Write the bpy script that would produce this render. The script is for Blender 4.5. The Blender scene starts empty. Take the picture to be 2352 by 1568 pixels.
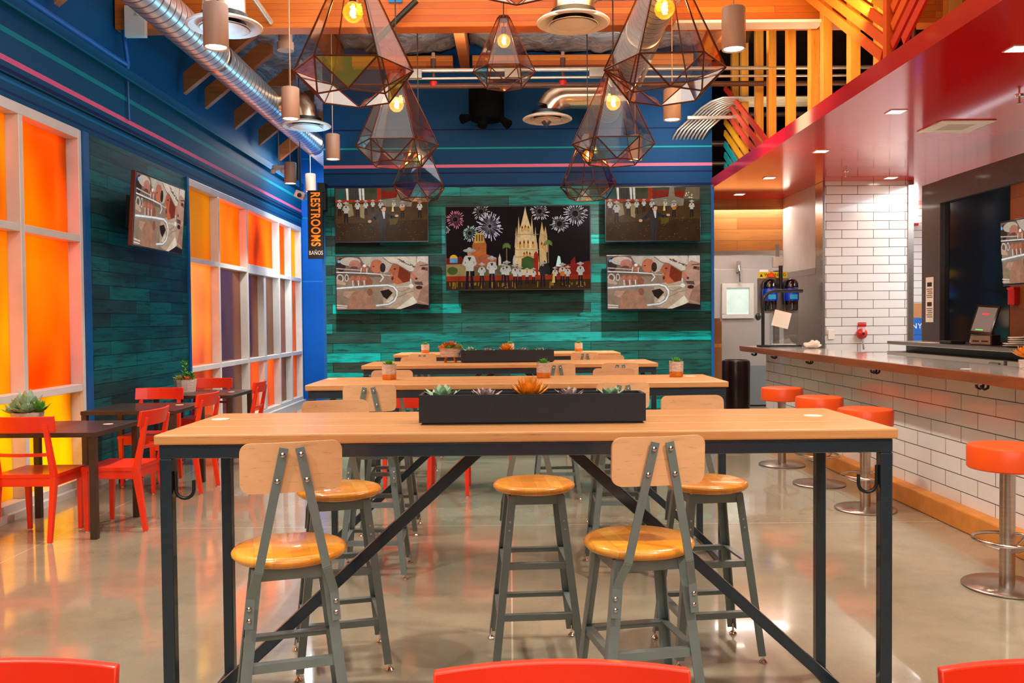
import bpy, bmesh, math, random
from mathutils import Vector, Matrix, noise
PI = math.pi
R = math.radians
rnd = random.Random(7)
sc = bpy.context.scene
C = sc.collection

# ------------------------------------------------------------------ camera
FPX = 2000.0                       # focal length in pixels of the 2352-wide frame
CAMH = 1.45
cam_d = bpy.data.cameras.new('camera')
cam_d.sensor_width = 36.0
cam_d.lens = 36.0 * FPX / 2352.0
cam_d.clip_start = 0.05
cam = bpy.data.objects.new('camera', cam_d)
C.objects.link(cam)
rot = (Matrix.Rotation(-0.0027, 3, 'Z') @ Matrix.Rotation(PI/2 - 0.0255, 3, 'X') @ Matrix.Rotation(-0.0087, 3, 'Z'))
cam.matrix_world = Matrix.Translation((0, 0, CAMH)) @ rot.to_4x4()
sc.camera = cam

# ------------------------------------------------------------------ view + world
sc.view_settings.view_transform = 'Standard'
sc.view_settings.look = 'None'
sc.view_settings.gamma = 1.0
sc.view_settings.exposure = 0.70
sc.view_settings.use_curve_mapping = False
w = bpy.data.worlds.new('world'); sc.world = w
w.use_nodes = True
w.node_tree.nodes['Background'].inputs[0].default_value = (0.02, 0.022, 0.03, 1)
w.node_tree.nodes['Background'].inputs[1].default_value = 1.0
sc.cycles.max_bounces = 8
sc.cycles.diffuse_bounces = 3
sc.cycles.glossy_bounces = 4
sc.cycles.transmission_bounces = 4
sc.cycles.transparent_max_bounces = 24
sc.cycles.caustics_reflective = False
sc.cycles.caustics_refractive = False
sc.cycles.sample_clamp_indirect = 4.0

# ------------------------------------------------------------------ lamps of the room and added fills
def lamp(kind, loc, energy, color=(1, 1, 1), rot=(0, 0, 0), size=0.1, size_y=None, angle=None, blend=0.6):
    d = bpy.data.lights.new('lamp', kind)
    d.energy = energy; d.color = color
    if kind == 'AREA':
        d.size = size
        if size_y: d.shape = 'RECTANGLE'; d.size_y = size_y
    else:
        d.shadow_soft_size = size
    if kind == 'SPOT':
        d.spot_size = R(angle or 110); d.spot_blend = blend
    o = bpy.data.objects.new('lamp', d); C.objects.link(o)
    o.location = loc; o.rotation_euler = rot
    return o
WARM = (1.0, 0.80, 0.58); NEUT = (1.0, 0.93, 0.84); COOL = (0.86, 0.94, 1.0)
# broad fills added overhead and behind the viewer, for the room's unseen downlights
lamp('AREA', (-0.3, 1.2, 5.2), 95, NEUT, (0, 0, 0), 5.0, 4.0)
lamp('AREA', (0.0, -2.6, 3.4), 80, NEUT, (R(70), 0, 0), 6.0, 2.0)
lamp('AREA', (-0.2, 6.5, 5.25), 60, NEUT, (0, 0, 0), 4.0, 2.5)
# up-lights on the beam and along the top of the bar soffit
lamp('AREA', (0.3, 6.9, 4.0), 26, (1.0, 0.62, 0.28), (R(112), 0, 0), 4.6, 0.3)
lamp('AREA', (2.3, 6.9, 3.9), 26, (1.0, 0.70, 0.34), (R(112), 0, R(-35)), 1.8, 0.3)
lamp('AREA', (2.35, 8.9, 4.1), 16, (1.0, 0.74, 0.40), (0, R(-90), 0), 4.0, 0.4)
# added washes without fixtures of their own: planked end wall, blue walls, left ledge
lamp('SPOT', (-1.95, 9.95, 3.26), 150, NEUT, (R(30), 0, R(-30)), 0.03, angle=104, blend=0.55)  # this and the next: extra tilted beams added at two can lights
lamp('SPOT', (1.52, 10.2, 3.26), 150, NEUT, (R(30), 0, R(30)), 0.03, angle=104, blend=0.55)
lamp('AREA', (0.1, 9.2, 4.1), 14, COOL, (R(82), 0, 0), 4.2, 0.3)
lamp('AREA', (-2.95, 14.2, 4.2), 70, COOL, (0, 0, 0), 0.9, 1.6)
lamp('AREA', (-2.6, 13.2, 2.9), 36, COOL, (R(90), 0, 0), 0.9, 2.6)
lamp('AREA', (2.2, 10.4, 3.9), 9, COOL, (R(85), 0, 0), 0.4, 0.8)
lamp('AREA', (-1.4, 6.0, 4.4), 26, (0.85, 0.92, 1.0), (0, R(75), 0), 0.5, 8.0)
lamp('AREA', (-3.45, 9.0, 3.95), 5, (0.10, 0.62, 1.0), (0, R(140), 0), 0.2, 9.0)
lamp('AREA', (3.7, 9.8, 3.36), 12, (1.0, 0.8, 0.5), (R(180), 0, 0), 0.8, 3.0)  # unseen up-light added above the soffit to brighten pipes and insulation
lamp('AREA', (0.8, 10.0, 4.45), 26, NEUT, (R(180), 0, 0), 4.0, 0.5)  # up-facing fill added behind the beam to brighten the foil batts
lamp('AREA', (-2.3, 9.6, 3.6), 14, (0.2, 0.66, 1.0), (R(180), R(-25), 0), 0.1, 9.0)  # cyan fill added below the left duct
# kitchen behind the bar, and an unseen upward fill added for counter bounce
lamp('AREA', (5.9, 10.2, 3.1), 130, COOL, (0, 0, 0), 1.6, 3.6)
lamp('AREA', (3.5, 12.9, 3.0), 36, NEUT, (0, 0, 0), 1.2, 1.2)
lamp('AREA', (3.72, 6.6, 1.0), 16, WARM, (R(180), 0, 0), 0.35, 7.0)
# unseen lights added outside to backlight the coloured windows
for yy in (5.2, 7.0, 11.3, 13.8):
    lamp('AREA', (-6.2, yy, 2.0), 215, (1.0, 0.88, 0.62), (0, R(-90), 0), 2.6, 3.2)

# ------------------------------------------------------------------ helpers
def lin(c):
    out = []
    for v in c[:3]:
        v /= 255.0
        out.append(v/12.92 if v <= 0.04045 else ((v+0.055)/1.055)**2.4)
    return (out[0], out[1], out[2], 1.0)

class MB:
    """collects solids and turns them into one mesh object"""
    def __init__(self):
        self.v = []; self.f = []; self.mi = []; self.cur = 0
    def add(self, vs, fs, M=None):
        b = len(self.v)
        for p in vs:
            p = Vector(p)
            self.v.append(M @ p if M else p)
        for f in fs:
            self.f.append([b+i for i in f]); self.mi.append(self.cur)
        return self
    def box(self, x0, x1, y0, y1, z0, z1, M=None):
        vs = [(x0,y0,z0),(x1,y0,z0),(x1,y1,z0),(x0,y1,z0),(x0,y0,z1),(x1,y0,z1),(x1,y1,z1),(x0,y1,z1)]
        return self.add(vs, [(0,3,2,1),(4,5,6,7),(0,1,5,4),(1,2,6,5),(2,3,7,6),(3,0,4,7)], M)
    def cbox(self, c, s, M=None):
        return self.box(c[0]-s[0]/2, c[0]+s[0]/2, c[1]-s[1]/2, c[1]+s[1]/2, c[2]-s[2]/2, c[2]+s[2]/2, M)
    def frame_axes(self, d, up):
        d = d.normalized()
        x = d.cross(up)
        if x.length < 1e-5: x = d.cross(Vector((1, 0, 0)))
        x.normalize(); y = x.cross(d).normalized()
        return x, y
    def bar(self, p0, p1, w, h, up=(0, 0, 1), w1=None, h1=None):
        p0 = Vector(p0); p1 = Vector(p1); up = Vector(up)
        x, y = self.frame_axes(p1-p0, up)
        w1 = w if w1 is None else w1; h1 = h if h1 is None else h1
        vs = []
        for p, a, b in ((p0, w, h), (p1, w1, h1)):
            for sx, sy in ((-1,-1),(1,-1),(1,1),(-1,1)):
                vs.append(p + x*(sx*a/2) + y*(sy*b/2))
        return self.add(vs, [(0,1,2,3),(7,6,5,4),(0,4,5,1),(1,5,6,2),(2,6,7,3),(3,7,4,0)])
    def lbar(self, p0, p1, dx, dy, wd, t):
        p0 = Vector(p0); p1 = Vector(p1); dx = Vector(dx); dy = Vector(dy)
        pr = [(0,0),(wd,0),(wd,t),(t,t),(t,wd),(0,wd)]
        vs = [p0+dx*a+dy*b for a, b in pr] + [p1+dx*a+dy*b for a, b in pr]
        fs = [tuple(range(5,-1,-1)), tuple(range(6,12))] + [(i,(i+1)%6,6+(i+1)%6,6+i) for i in range(6)]
        return self.add(vs, fs)
    def tube(self, pts, r, seg=10, closed=False, radii=None):
        pts = [Vector(p) for p in pts]; n = len(pts)
        rings = []
        prev = None
        for i, p in enumerate(pts):
            if closed: d = pts[(i+1) % n] - pts[i-1]
            elif i == 0: d = pts[1]-pts[0]
            elif i == n-1: d = pts[-1]-pts[-2]
            else: d = (pts[i+1]-p).normalized() + (p-pts[i-1]).normalized()
            d.normalize()
            if prev is None:
                up = Vector((0,0,1)) if abs(d.z) < 0.9 else Vector((1,0,0))
                x = d.cross(up).normalized()
            else:
                x = prev - d*prev.dot(d)
                x.normalize()
            prev = x
            y = x.cross(d)
            rr = radii[i] if radii else r
            rings.append([p + x*(math.cos(2*PI*k/seg)*rr) + y*(math.sin(2*PI*k/seg)*rr) for k in range(seg)])
        vs = [q for rg in rings for q in rg]; fs = []
        m = n if closed else n-1
        for i in range(m):
            a = i*seg; b = ((i+1) % n)*seg
            for k in range(seg):
                k2 = (k+1) % seg
                fs.append((a+k, b+k, b+k2, a+k2))
        if not closed:
            fs.append(tuple(range(seg))); fs.append(tuple(reversed(range((n-1)*seg, n*seg))))
        return self.add(vs, fs)
    def lathe(self, prof, seg=24, M=None, cap=True):
        vs = []; fs = []
        n = len(prof)
        for r, z in prof:
            for k in range(seg):
                a = 2*PI*k/seg
                vs.append((r*math.cos(a), r*math.sin(a), z))
        for i in range(n-1):
            for k in range(seg):
                k2 = (k+1) % seg
                fs.append((i*seg+k, i*seg+k2, (i+1)*seg+k2, (i+1)*seg+k))
        if cap:
            if prof[0][0] > 1e-6: fs.append(tuple(reversed(range(seg))))
            if prof[-1][0] > 1e-6: fs.append(tuple(range((n-1)*seg, n*seg)))
        return self.add(vs, fs, M)
    def cyl(self, p0, p1, r, seg=12, r1=None):
        return self.tube([p0, p1], r, seg, radii=[r, r if r1 is None else r1])
    def prism(self, poly, h, M=None):
        n = len(poly)
        vs = [(x, y, 0) for x, y in poly] + [(x, y, h) for x, y in poly]
        fs = [tuple(reversed(range(n))), tuple(range(n, 2*n))] + [(i, (i+1) % n, n+(i+1) % n, n+i) for i in range(n)]
        return self.add(vs, fs, M)
    def ball(self, c, r, seg=14, rings=9, s=(1, 1, 1)):
        prof = [(max(1e-7, r*math.sin(PI*i/rings)), -r*math.cos(PI*i/rings)) for i in range(rings+1)]
        M = Matrix.Translation(c) @ Matrix.Diagonal((s[0], s[1], s[2], 1))
        return self.lathe(prof, seg, M, cap=False)
    def mesh(self, name, mats, smooth=None):
        me = bpy.data.meshes.new(name)
        me.from_pydata([tuple(p) for p in self.v], [], self.f)
        if not isinstance(mats, (list, tuple)): mats = [mats]
        for m in mats: me.materials.append(m)
        if len(mats) > 1: me.polygons.foreach_set('material_index', self.mi)
        me.validate()
        bm = bmesh.new(); bm.from_mesh(me)
        bmesh.ops.remove_doubles(bm, verts=bm.verts, dist=1e-6)
        bmesh.ops.recalc_face_normals(bm, faces=bm.faces)
        bm.to_mesh(me); bm.free()
        if smooth:
            for p in me.polygons: p.use_smooth = True
            me.set_sharp_from_angle(angle=R(smooth))
        return me
    def build(self, name, mats, parent=None, smooth=None, bevel=None, loc=None):
        o = bpy.data.objects.new(name, self.mesh(name, mats, smooth)); C.objects.link(o)
        if parent: o.parent = parent
        if loc: o.location = loc
        if bevel:
            b = o.modifiers.new('bevel', 'BEVEL'); b.width = bevel; b.segments = 2; b.limit_method = 'ANGLE'; b.angle_limit = R(50)
            b.harden_normals = False
        return o

def tag(o, label=None, cat=None, group=None, kind=None):
    if label: o['label'] = label
    if cat: o['category'] = cat
    if group: o['group'] = group
    if kind: o['kind'] = kind
    return o
def empty(name, loc, rz=0, label=None, cat=None, group=None):
    o = bpy.data.objects.new(name, None); C.objects.link(o)
    o.empty_display_size = 0.1
    o.location = loc; o.rotation_euler = (0, 0, rz)
    return tag(o, label, cat, group)
kids = {}
def copy_tree(o, loc=None, rz=None, label=None, group=None, parent=None):
    c = o.copy(); C.objects.link(c)
    if parent: c.parent = parent
    if loc is not None: c.location = loc
    if rz is not None: c.rotation_euler = (0, 0, rz)
    if label: c['label'] = label
    if group: c['group'] = group
    for ch in [x for x in o.children]:
        copy_tree(ch, parent=c)
    return c
def struct(name, mb, m, parent=None, smooth=None, bevel=None):
    o = mb.build(name, m, parent, smooth, bevel)
    o['kind'] = 'structure'
    return o
def thing(mb, name, m, label, cat, group=None, smooth=None, bevel=None):
    return tag(mb.build(name, m, None, smooth, bevel), label, cat, group)
_ray = rot
def at(px, py, Y):
    """point of the room at depth Y seen at a place of the photograph"""
    d = _ray @ Vector(((px-1176)/FPX, (784-py)/FPX, -1.0))
    t = Y / d.y
    return Vector((d.x*t, Y, CAMH + d.z*t))

# ------------------------------------------------------------------ materials
def nt(name):
    m = bpy.data.materials.new(name); m.use_nodes = True
    t = m.node_tree
    return m, t, t.nodes['Principled BSDF']
def N(t, kind, **kw):
    n = t.nodes.new(kind)
    for k, v in kw.items():
        if k in ('inp',):
            for a, b in v.items(): n.inputs[a].default_value = b
        else: setattr(n, k, v)
    return n
def coords(t, scale=(1, 1, 1), rotz=(0, 0, 0), loc=(0, 0, 0)):
    tc = N(t, 'ShaderNodeTexCoord'); mp = N(t, 'ShaderNodeMapping')
    mp.inputs['Scale'].default_value = scale; mp.inputs['Rotation'].default_value = rotz; mp.inputs['Location'].default_value = loc
    t.links.new(tc.outputs['Object'], mp.inputs['Vector'])
    return mp.outputs['Vector']
def mixc(t, a, b, fac, mode='MIX'):
    n = N(t, 'ShaderNodeMix', data_type='RGBA', blend_type=mode)
    for idx, v in ((6, a), (7, b)):
        if isinstance(v, tuple): n.inputs[idx].default_value = v
        else: t.links.new(v, n.inputs[idx])
    if isinstance(fac, (int, float)): n.inputs[0].default_value = fac
    else: t.links.new(fac, n.inputs[0])
    return n.outputs[2]
def ramp(t, fac, stops, interp='LINEAR'):
    n = N(t, 'ShaderNodeValToRGB'); cr = n.color_ramp; cr.interpolation = interp
    while len(cr.elements) < len(stops): cr.elements.new(0.5)
    for e, (p, c) in zip(cr.elements, stops):
        e.position = p; e.color = c if len(c) == 4 else (*c, 1)
    t.links.new(fac, n.inputs[0])
    return n.outputs[0]
def noise_tex(t, vec, scale, detail=4, rough=0.55, dist=0.0):
    n = N(t, 'ShaderNodeTexNoise'); n.inputs['Scale'].default_value = scale
    n.inputs['Detail'].default_value = detail; n.inputs['Roughness'].default_value = rough
    n.inputs['Distortion'].default_value = dist
    t.links.new(vec, n.inputs['Vector'])
    return n.outputs['Fac']
def bump(t, b, h, strength=0.2, dist=0.01):
    n = N(t, 'ShaderNodeBump'); n.inputs['Strength'].default_value = strength; n.inputs['Distance'].default_value = dist
    t.links.new(h, n.inputs['Height']); t.links.new(n.outputs['Normal'], b.inputs['Normal'])
def plain(name, rgb, rough=0.5, metal=0.0, var=0.10, scale=6.0, coat=0.0, spec=0.5, stretch=(1, 1, 1), bmp=0.0, emit=None, est=0.0, aniso=0.0):
    m, t, b = nt(name)
    c = lin(rgb)
    vec = coords(t, stretch)
    f = noise_tex(t, vec, scale)
    dark = tuple(v*(1-var) for v in c[:3]) + (1,); lite = tuple(min(1, v*(1+var)) for v in c[:3]) + (1,)
    t.links.new(ramp(t, f, [(0.3, dark), (0.7, lite)]), b.inputs['Base Color'])
    b.inputs['Roughness'].default_value = rough; b.inputs['Metallic'].default_value = metal
    b.inputs['Coat Weight'].default_value = coat; b.inputs['Coat Roughness'].default_value = 0.08
    b.inputs['Specular IOR Level'].default_value = spec
    if aniso: b.inputs['Anisotropic'].default_value = aniso
    if bmp: bump(t, b, f, bmp, 0.01)
    if emit:
        b.inputs['Emission Color'].default_value = lin(emit); b.inputs['Emission Strength'].default_value = est
    return m
def wood(name, c0, c1, rough=0.45, axis='x', scale=1.0, coat=0.0, knots=False, bmp=0.15):
    m, t, b = nt(name)
    st = {'x': (0.9, 14, 14), 'y': (14, 0.9, 14), 'z': (14, 14, 0.9)}[axis]
    vec = coords(t, tuple(s*scale for s in st))
    f = noise_tex(t, vec, 2.2, 6, 0.6, 0.6)
    vec2 = coords(t, tuple(s*scale*4 for s in st))
    g = noise_tex(t, vec2, 3.0, 3, 0.6)
    col = ramp(t, f, [(0.25, lin(c1)), (0.75, lin(c0))])
    col = mixc(t, col, lin(tuple(v*0.72 for v in c1)), ramp(t, g, [(0.60, (0, 0, 0)), (0.78, (0.7, 0.7, 0.7))]))
    if knots:
        vo = N(t, 'ShaderNodeTexVoronoi'); vo.inputs['Scale'].default_value = 1.6
        kv = coords(t, {'x': (0.7, 2.2, 2.2), 'y': (2.2, 0.7, 2.2), 'z': (2.2, 2.2, 0.7)}[axis])
        t.links.new(kv, vo.inputs['Vector'])
        col = mixc(t, col, lin((70, 34, 12)), ramp(t, vo.outputs['Distance'], [(0.02, (0.9, 0.9, 0.9)), (0.07, (0, 0, 0))]))
    t.links.new(col, b.inputs['Base Color'])
    b.inputs['Roughness'].default_value = rough; b.inputs['Coat Weight'].default_value = coat
    b.inputs['Coat Roughness'].default_value = 0.1
    bump(t, b, f, bmp, 0.004)
    return m
def planks(name, cols, mort, row, length, rough, axes, offset=0.37, grain=0.6, coat=0.0, mort_w=0.004, charred=None):
    """rows of boards or tiles; axes = which object axes run along the row and across it"""
    m, t, b = nt(name)
    tc = N(t, 'ShaderNodeTexCoord'); sp = N(t, 'ShaderNodeSeparateXYZ'); cb = N(t, 'ShaderNodeCombineXYZ')
    t.links.new(tc.outputs['Object'], sp.inputs[0])
    for i, a in enumerate(axes): t.links.new(sp.outputs['XYZ'.index(a.upper())], cb.inputs[i])
    br = N(t, 'ShaderNodeTexBrick'); t.links.new(cb.outputs[0], br.inputs['Vector'])
    br.offset = offset; br.inputs['Scale'].default_value = 1.0
    br.inputs['Brick Width'].default_value = length; br.inputs['Row Height'].default_value = row
    br.inputs['Mortar Size'].default_value = mort_w; br.inputs['Mortar Smooth'].default_value = 0.1
    br.inputs['Color1'].default_value = (0, 0, 0, 1); br.inputs['Color2'].default_value = (1, 1, 1, 1)
    br.inputs['Mortar'].default_value = (0.5, 0.5, 0.5, 1)
    base = ramp(t, br.outputs['Color'], [(i/max(1, len(cols)-1), lin(c)) for i, c in enumerate(cols)])
    hgt = br.outputs['Fac']
    if grain:
        mp = N(t, 'ShaderNodeMapping'); mp.inputs['Scale'].default_value = (1.3, 16, 1); t.links.new(cb.outputs[0], mp.inputs['Vector'])
        g = noise_tex(t, mp.outputs[0], 2.0, 7, 0.65, 0.9)
        dk = lin(charred) if charred else tuple(v*0.5 for v in lin(cols[0])[:3]) + (1,)
        base = mixc(t, base, dk, ramp(t, g, [(0.50, (0, 0, 0)), (0.66, (grain, grain, grain))]))
        if charred:
            mp2 = N(t, 'ShaderNodeMapping'); mp2.inputs['Scale'].default_value = (0.8, 3.2, 1); t.links.new(cb.outputs[0], mp2.inputs['Vector'])
            g2 = noise_tex(t, mp2.outputs[0], 1.7, 3, 0.5)
            base = mixc(t, base, dk, ramp(t, g2, [(0.46, (0, 0, 0)), (0.74, (0.7, 0.7, 0.7))]))
        bump(t, b, g, 0.25, 0.004)
    t.links.new(mixc(t, base, lin(mort), hgt), b.inputs['Base Color'])
    if charred: b.inputs['Specular IOR Level'].default_value = 0.2
    b.inputs['Roughness'].default_value = rough; b.inputs['Coat Weight'].default_value = coat; b.inputs['Coat Roughness'].default_value = 0.06
    return m
def painted_wall(name, base, lines, z0, z1, rough=0.45):
    """wall paint with thin painted stripes at set heights"""
    m, t, b = nt(name)
    tc = N(t, 'ShaderNodeTexCoord'); sp = N(t, 'ShaderNodeSeparateXYZ'); t.links.new(tc.outputs['Object'], sp.inputs[0])
    mr = N(t, 'ShaderNodeMapRange'); mr.inputs[1].default_value = z0; mr.inputs[2].default_value = z1
    t.links.new(sp.outputs[2], mr.inputs[0])
    stops = [(0.0, lin(base))]
    for z, h, c in sorted(lines):
        stops += [((z-h/2-z0)/(z1-z0), lin(c)), ((z+h/2-z0)/(z1-z0), lin(base))]
    col = ramp(t, mr.outputs[0], stops, 'CONSTANT')
    f = noise_tex(t, coords(t), 3.0)
    col = mixc(t, col, (0.75, 0.75, 0.78, 1), ramp(t, f, [(0.3, (0, 0, 0)), (0.8, (0.25, 0.25, 0.25))]), 'MULTIPLY')
    t.links.new(col, b.inputs['Base Color'])
    b.inputs['Roughness'].default_value = 0.6; b.inputs['Specular IOR Level'].default_value = 0.2
    return m
def glow(name, rgb, st):
    m, t, b = nt(name)
    b.inputs['Base Color'].default_value = lin(rgb)
    b.inputs['Emission Color'].default_value = lin(rgb); b.inputs['Emission Strength'].default_value = st
    return m
def clear(name, tint, gloss=0.12, rough=0.02, refl=(1, 1, 1)):
    """thin pane: lets light straight through with a tint and mirrors a little"""
    m = bpy.data.materials.new(name); m.use_nodes = True
    t = m.node_tree; t.nodes.remove(t.nodes['Principled BSDF'])
    tr = N(t, 'ShaderNodeBsdfTransparent'); tr.inputs[0].default_value = (*tint, 1)
    gl = N(t, 'ShaderNodeBsdfGlossy'); gl.inputs['Roughness'].default_value = rough; gl.inputs[0].default_value = (*refl, 1)
    lw = N(t, 'ShaderNodeLayerWeight'); lw.inputs[0].default_value = 0.25
    mr = N(t, 'ShaderNodeMapRange'); mr.inputs[3].default_value = gloss; mr.inputs[4].default_value = min(1, gloss+0.28)
    t.links.new(lw.outputs['Fresnel'], mr.inputs[0])
    mx = N(t, 'ShaderNodeMixShader'); t.links.new(mr.outputs[0], mx.inputs[0])
    t.links.new(tr.outputs[0], mx.inputs[1]); t.links.new(gl.outputs[0], mx.inputs[2])
    t.links.new(mx.outputs[0], t.nodes['Material Output'].inputs[0])
    return m
def film(name, rgb, refl, gl=0.4):
    """coloured dichroic film on window glass: glows with the light outside and mirrors the room"""
    m = bpy.data.materials.new(name); m.use_nodes = True
    t = m.node_tree; t.nodes.remove(t.nodes['Principled BSDF'])
    tl = N(t, 'ShaderNodeBsdfTranslucent')
    f = noise_tex(t, coords(t, (1, 0.9, 0.5)), 1.0, 2)
    c = lin(rgb)
    t.links.new(ramp(t, f, [(0.32, (c[0]*0.38, c[1]*0.24, c[2]*0.3)), (0.5, c), (0.68, (c[0], min(1, c[1]*1.5), c[2]*1.2))]), tl.inputs[0])
    g = N(t, 'ShaderNodeBsdfGlossy'); g.inputs[0].default_value = lin(refl); g.inputs['Roughness'].default_value = 0.16
    mx = N(t, 'ShaderNodeMixShader'); mx.inputs[0].default_value = gl
    t.links.new(tl.outputs[0], mx.inputs[1]); t.links.new(g.outputs[0], mx.inputs[2])
    t.links.new(mx.outputs[0], t.nodes['Material Output'].inputs[0])
    return m

M = {}
M['steel_dark'] = plain('dark_blue_grey_steel', (46, 58, 68), 0.26, 0.4, 0.12, 9, coat=0.4)
M['steel_grey'] = plain('grey_green_steel', (118, 130, 126), 0.36, 0.2, 0.10, 9, coat=0.2)
M['chrome'] = plain('chrome', (215, 205, 195), 0.16, 1.0, 0.05, 8)
M['brushed'] = plain('brushed_steel', (190, 180, 170), 0.28, 1.0, 0.10, 10, stretch=(1, 1, 12))
M['maple'] = wood('maple_board', (240, 184, 132), (228, 168, 114), 0.35, 'x', 0.8, 0.3, bmp=0.05)
M['seat'] = None
M['table'] = wood('tan_table_boards', (216, 154, 92), (192, 126, 68), 0.42, 'x', 1.1, 0.15, bmp=0.2)
M['red'] = plain('red_lacquer', (240, 48, 8), 0.38, 0, 0.06, 4, coat=0.25)
M['darkwood'] = plain('dark_brown_laminate', (52, 36, 30), 0.4, 0, 0.2, 3, stretch=(2, 18, 2), coat=0.2)
M['orange'] = plain('orange_vinyl', (242, 84, 20), 0.38, 0, 0.06, 5, coat=0.15)
M['black'] = plain('black_paint', (20, 20, 22), 0.4, 0, 0.2, 6)
M['blackgloss'] = plain('black_gloss', (10, 10, 12), 0.12, 0, 0.2, 6, coat=0.5)
M['planter'] = plain('charcoal_planter', (22, 27, 36), 0.6, 0, 0.15, 12)
M['white'] = plain('white_enamel', (236, 224, 212), 0.4, 0, 0.04, 5)
M['offwhite'] = plain('off_white_paint', (214, 204, 194), 0.5, 0, 0.06, 5)
M['frame'] = plain('white_aluminium', (222, 218, 212), 0.35, 0.1, 0.05, 6)
M['duct'] = None
M['soil'] = plain('soil', (48, 36, 26), 0.9, 0, 0.4, 60, bmp=0.6)
M['copper'] = plain('copper_gold_paint', (214, 120, 30), 0.35, 0.3, 0.25, 40, stretch=(1, 1, 6))
M['potwood'] = plain('whitewashed_wood', (204, 182, 166), 0.7, 0, 0.3, 22, stretch=(1, 1, 5), bmp=0.5)
M['bronze'] = plain('bronze_wire', (92, 44, 22), 0.35, 0.6, 0.15, 10)
M['cord'] = plain('dark_cord', (40, 30, 26), 0.6)
M['cordlight'] = plain('pale_cord', (190, 150, 120), 0.6)
M['cyl'] = plain('taupe_lamp_can', (172, 138, 118), 0.45, 0, 0.04, 4)
M['lens'] = glow('lamp_lens', (255, 244, 226), 9.0)
M['sqlens'] = glow('recessed_lens', (255, 246, 232), 7.0)
M['filament'] = glow('filament', (255, 190, 90), 70.0)
M['tape'] = plain('blue_tape', (10, 130, 220), 0.5, emit=(10, 130, 220), est=0.0)
def duct_mat():
    m, t, b = nt('spiral_galvanised_duct')
    b.inputs['Metallic'].default_value = 0.85; b.inputs['Roughness'].default_value = 0.34
    v = coords(t)
    wv = N(t, 'ShaderNodeTexWave', wave_type='BANDS', bands_direction='Y'); wv.inputs['Scale'].default_value = 2.6
    wv.inputs['Distortion'].default_value = 0.0
    t.links.new(v, wv.inputs['Vector'])
    s = ramp(t, wv.outputs['Fac'], [(0.0, (1, 1, 1)), (0.12, (0, 0, 0))])
    f = noise_tex(t, v, 4.0)
    col = ramp(t, f, [(0.3, lin((214, 206, 200))), (0.7, lin((240, 234, 228)))])
    t.links.new(mixc(t, col, lin((120, 100, 92)), s), b.inputs['Base Color'])
    bump(t, b, s, 0.5, 0.01)
    return m
M['duct'] = duct_mat()
M['ductplain'] = plain('galvanised_elbow', (226, 200, 170), 0.24, 1.0, 0.08, 6)
def foil_mat():
    m, t, b = nt('foil_facing')
    b.inputs['Metallic'].default_value = 0.5; b.inputs['Roughness'].default_value = 0.3
    f = noise_tex(t, coords(t), 5.0, 6, 0.6, 1.5)
    t.links.new(ramp(t, f, [(0.3, lin((120, 116, 116))), (0.7, lin((206, 200, 196)))]), b.inputs['Base Color'])
    bump(t, b, f, 1.0, 0.06)
    return m
M['foil'] = foil_mat()
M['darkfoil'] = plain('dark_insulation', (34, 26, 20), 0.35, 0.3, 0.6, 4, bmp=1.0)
M['glulam'] = planks('glulam_timber', [(206, 108, 22), (184, 86, 12), (222, 126, 34)], (140, 66, 10), 0.062, 2.6, 0.5, ('x', 'z'), 0.4, 0.35, mort_w=0.002)
M['brace'] = wood('rough_timber', (176, 94, 34), (140, 68, 20), 0.6, 'x', 0.8, knots=True)
M['stud'] = wood('pine_stud', (240, 168, 62), (220, 138, 40), 0.5, 'z', 0.7, knots=True)
TEAL = [(0, 150, 142), (30, 66, 60), (0, 116, 110), (44, 62, 54), (0, 184, 182), (14, 90, 84), (40, 64, 58), (0, 134, 130)]
M['teal_back'] = planks('teal_reclaimed_boards', TEAL, (6, 14, 14), 0.128, 1.7, 0.42, ('x', 'z'), 0.37, 0.85, charred=(24, 22, 20), mort_w=0.003)
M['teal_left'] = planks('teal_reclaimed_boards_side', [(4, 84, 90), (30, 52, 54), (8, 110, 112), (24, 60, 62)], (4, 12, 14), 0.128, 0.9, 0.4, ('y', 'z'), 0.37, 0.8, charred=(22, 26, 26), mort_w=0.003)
M['tile_col'] = planks('white_subway_tile', [(226, 218, 210), (234, 226, 220)], (78, 58, 46), 0.1105, 0.40, 0.16, ('x', 'z'), 0.5, 0, coat=0.5, mort_w=0.0035)
M['tile_bar'] = planks('white_subway_tile_bar', [(228, 220, 212), (236, 228, 222)], (70, 54, 44), 0.1135, 0.43, 0.14, ('y', 'z'), 0.5, 0, coat=0.5, mort_w=0.003)
M['woodwall'] = planks('walnut_boards', [(176, 108, 48), (150, 86, 34), (190, 122, 60)], (96, 52, 20), 0.16, 1.1, 0.4, ('x', 'z'), 0.4, 0.4, mort_w=0.002)
M['seat'] = planks('varnished_seat_blocks', [(248, 166, 50), (226, 132, 30), (240, 152, 42), (250, 178, 70)], (214, 128, 44), 0.055, 0.24, 0.25, ('y', 'x'), 0.4, 0.25, coat=0.5, mort_w=0.0006)
M['woodwall_y'] = planks('walnut_boards_side', [(150, 80, 28), (126, 64, 20), (166, 94, 38)], (80, 40, 14), 0.25, 1.4, 0.4, ('y', 'z'), 0.4, 0.4, mort_w=0.002)
BLUE = (0, 66, 112)
CY, GR, PK, DK = (16, 134, 160), (14, 160, 158), (226, 120, 150), (2, 24, 78)
M['blue_back'] = painted_wall('blue_paint_end_wall', BLUE, [(3.945, .02, DK), (3.87, .018, CY), (3.69, .024, GR), (3.462, .04, PK), (3.375, .022, DK), (3.30, .016, CY), (3.20, .03, DK)], 0, 5.2)
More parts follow.
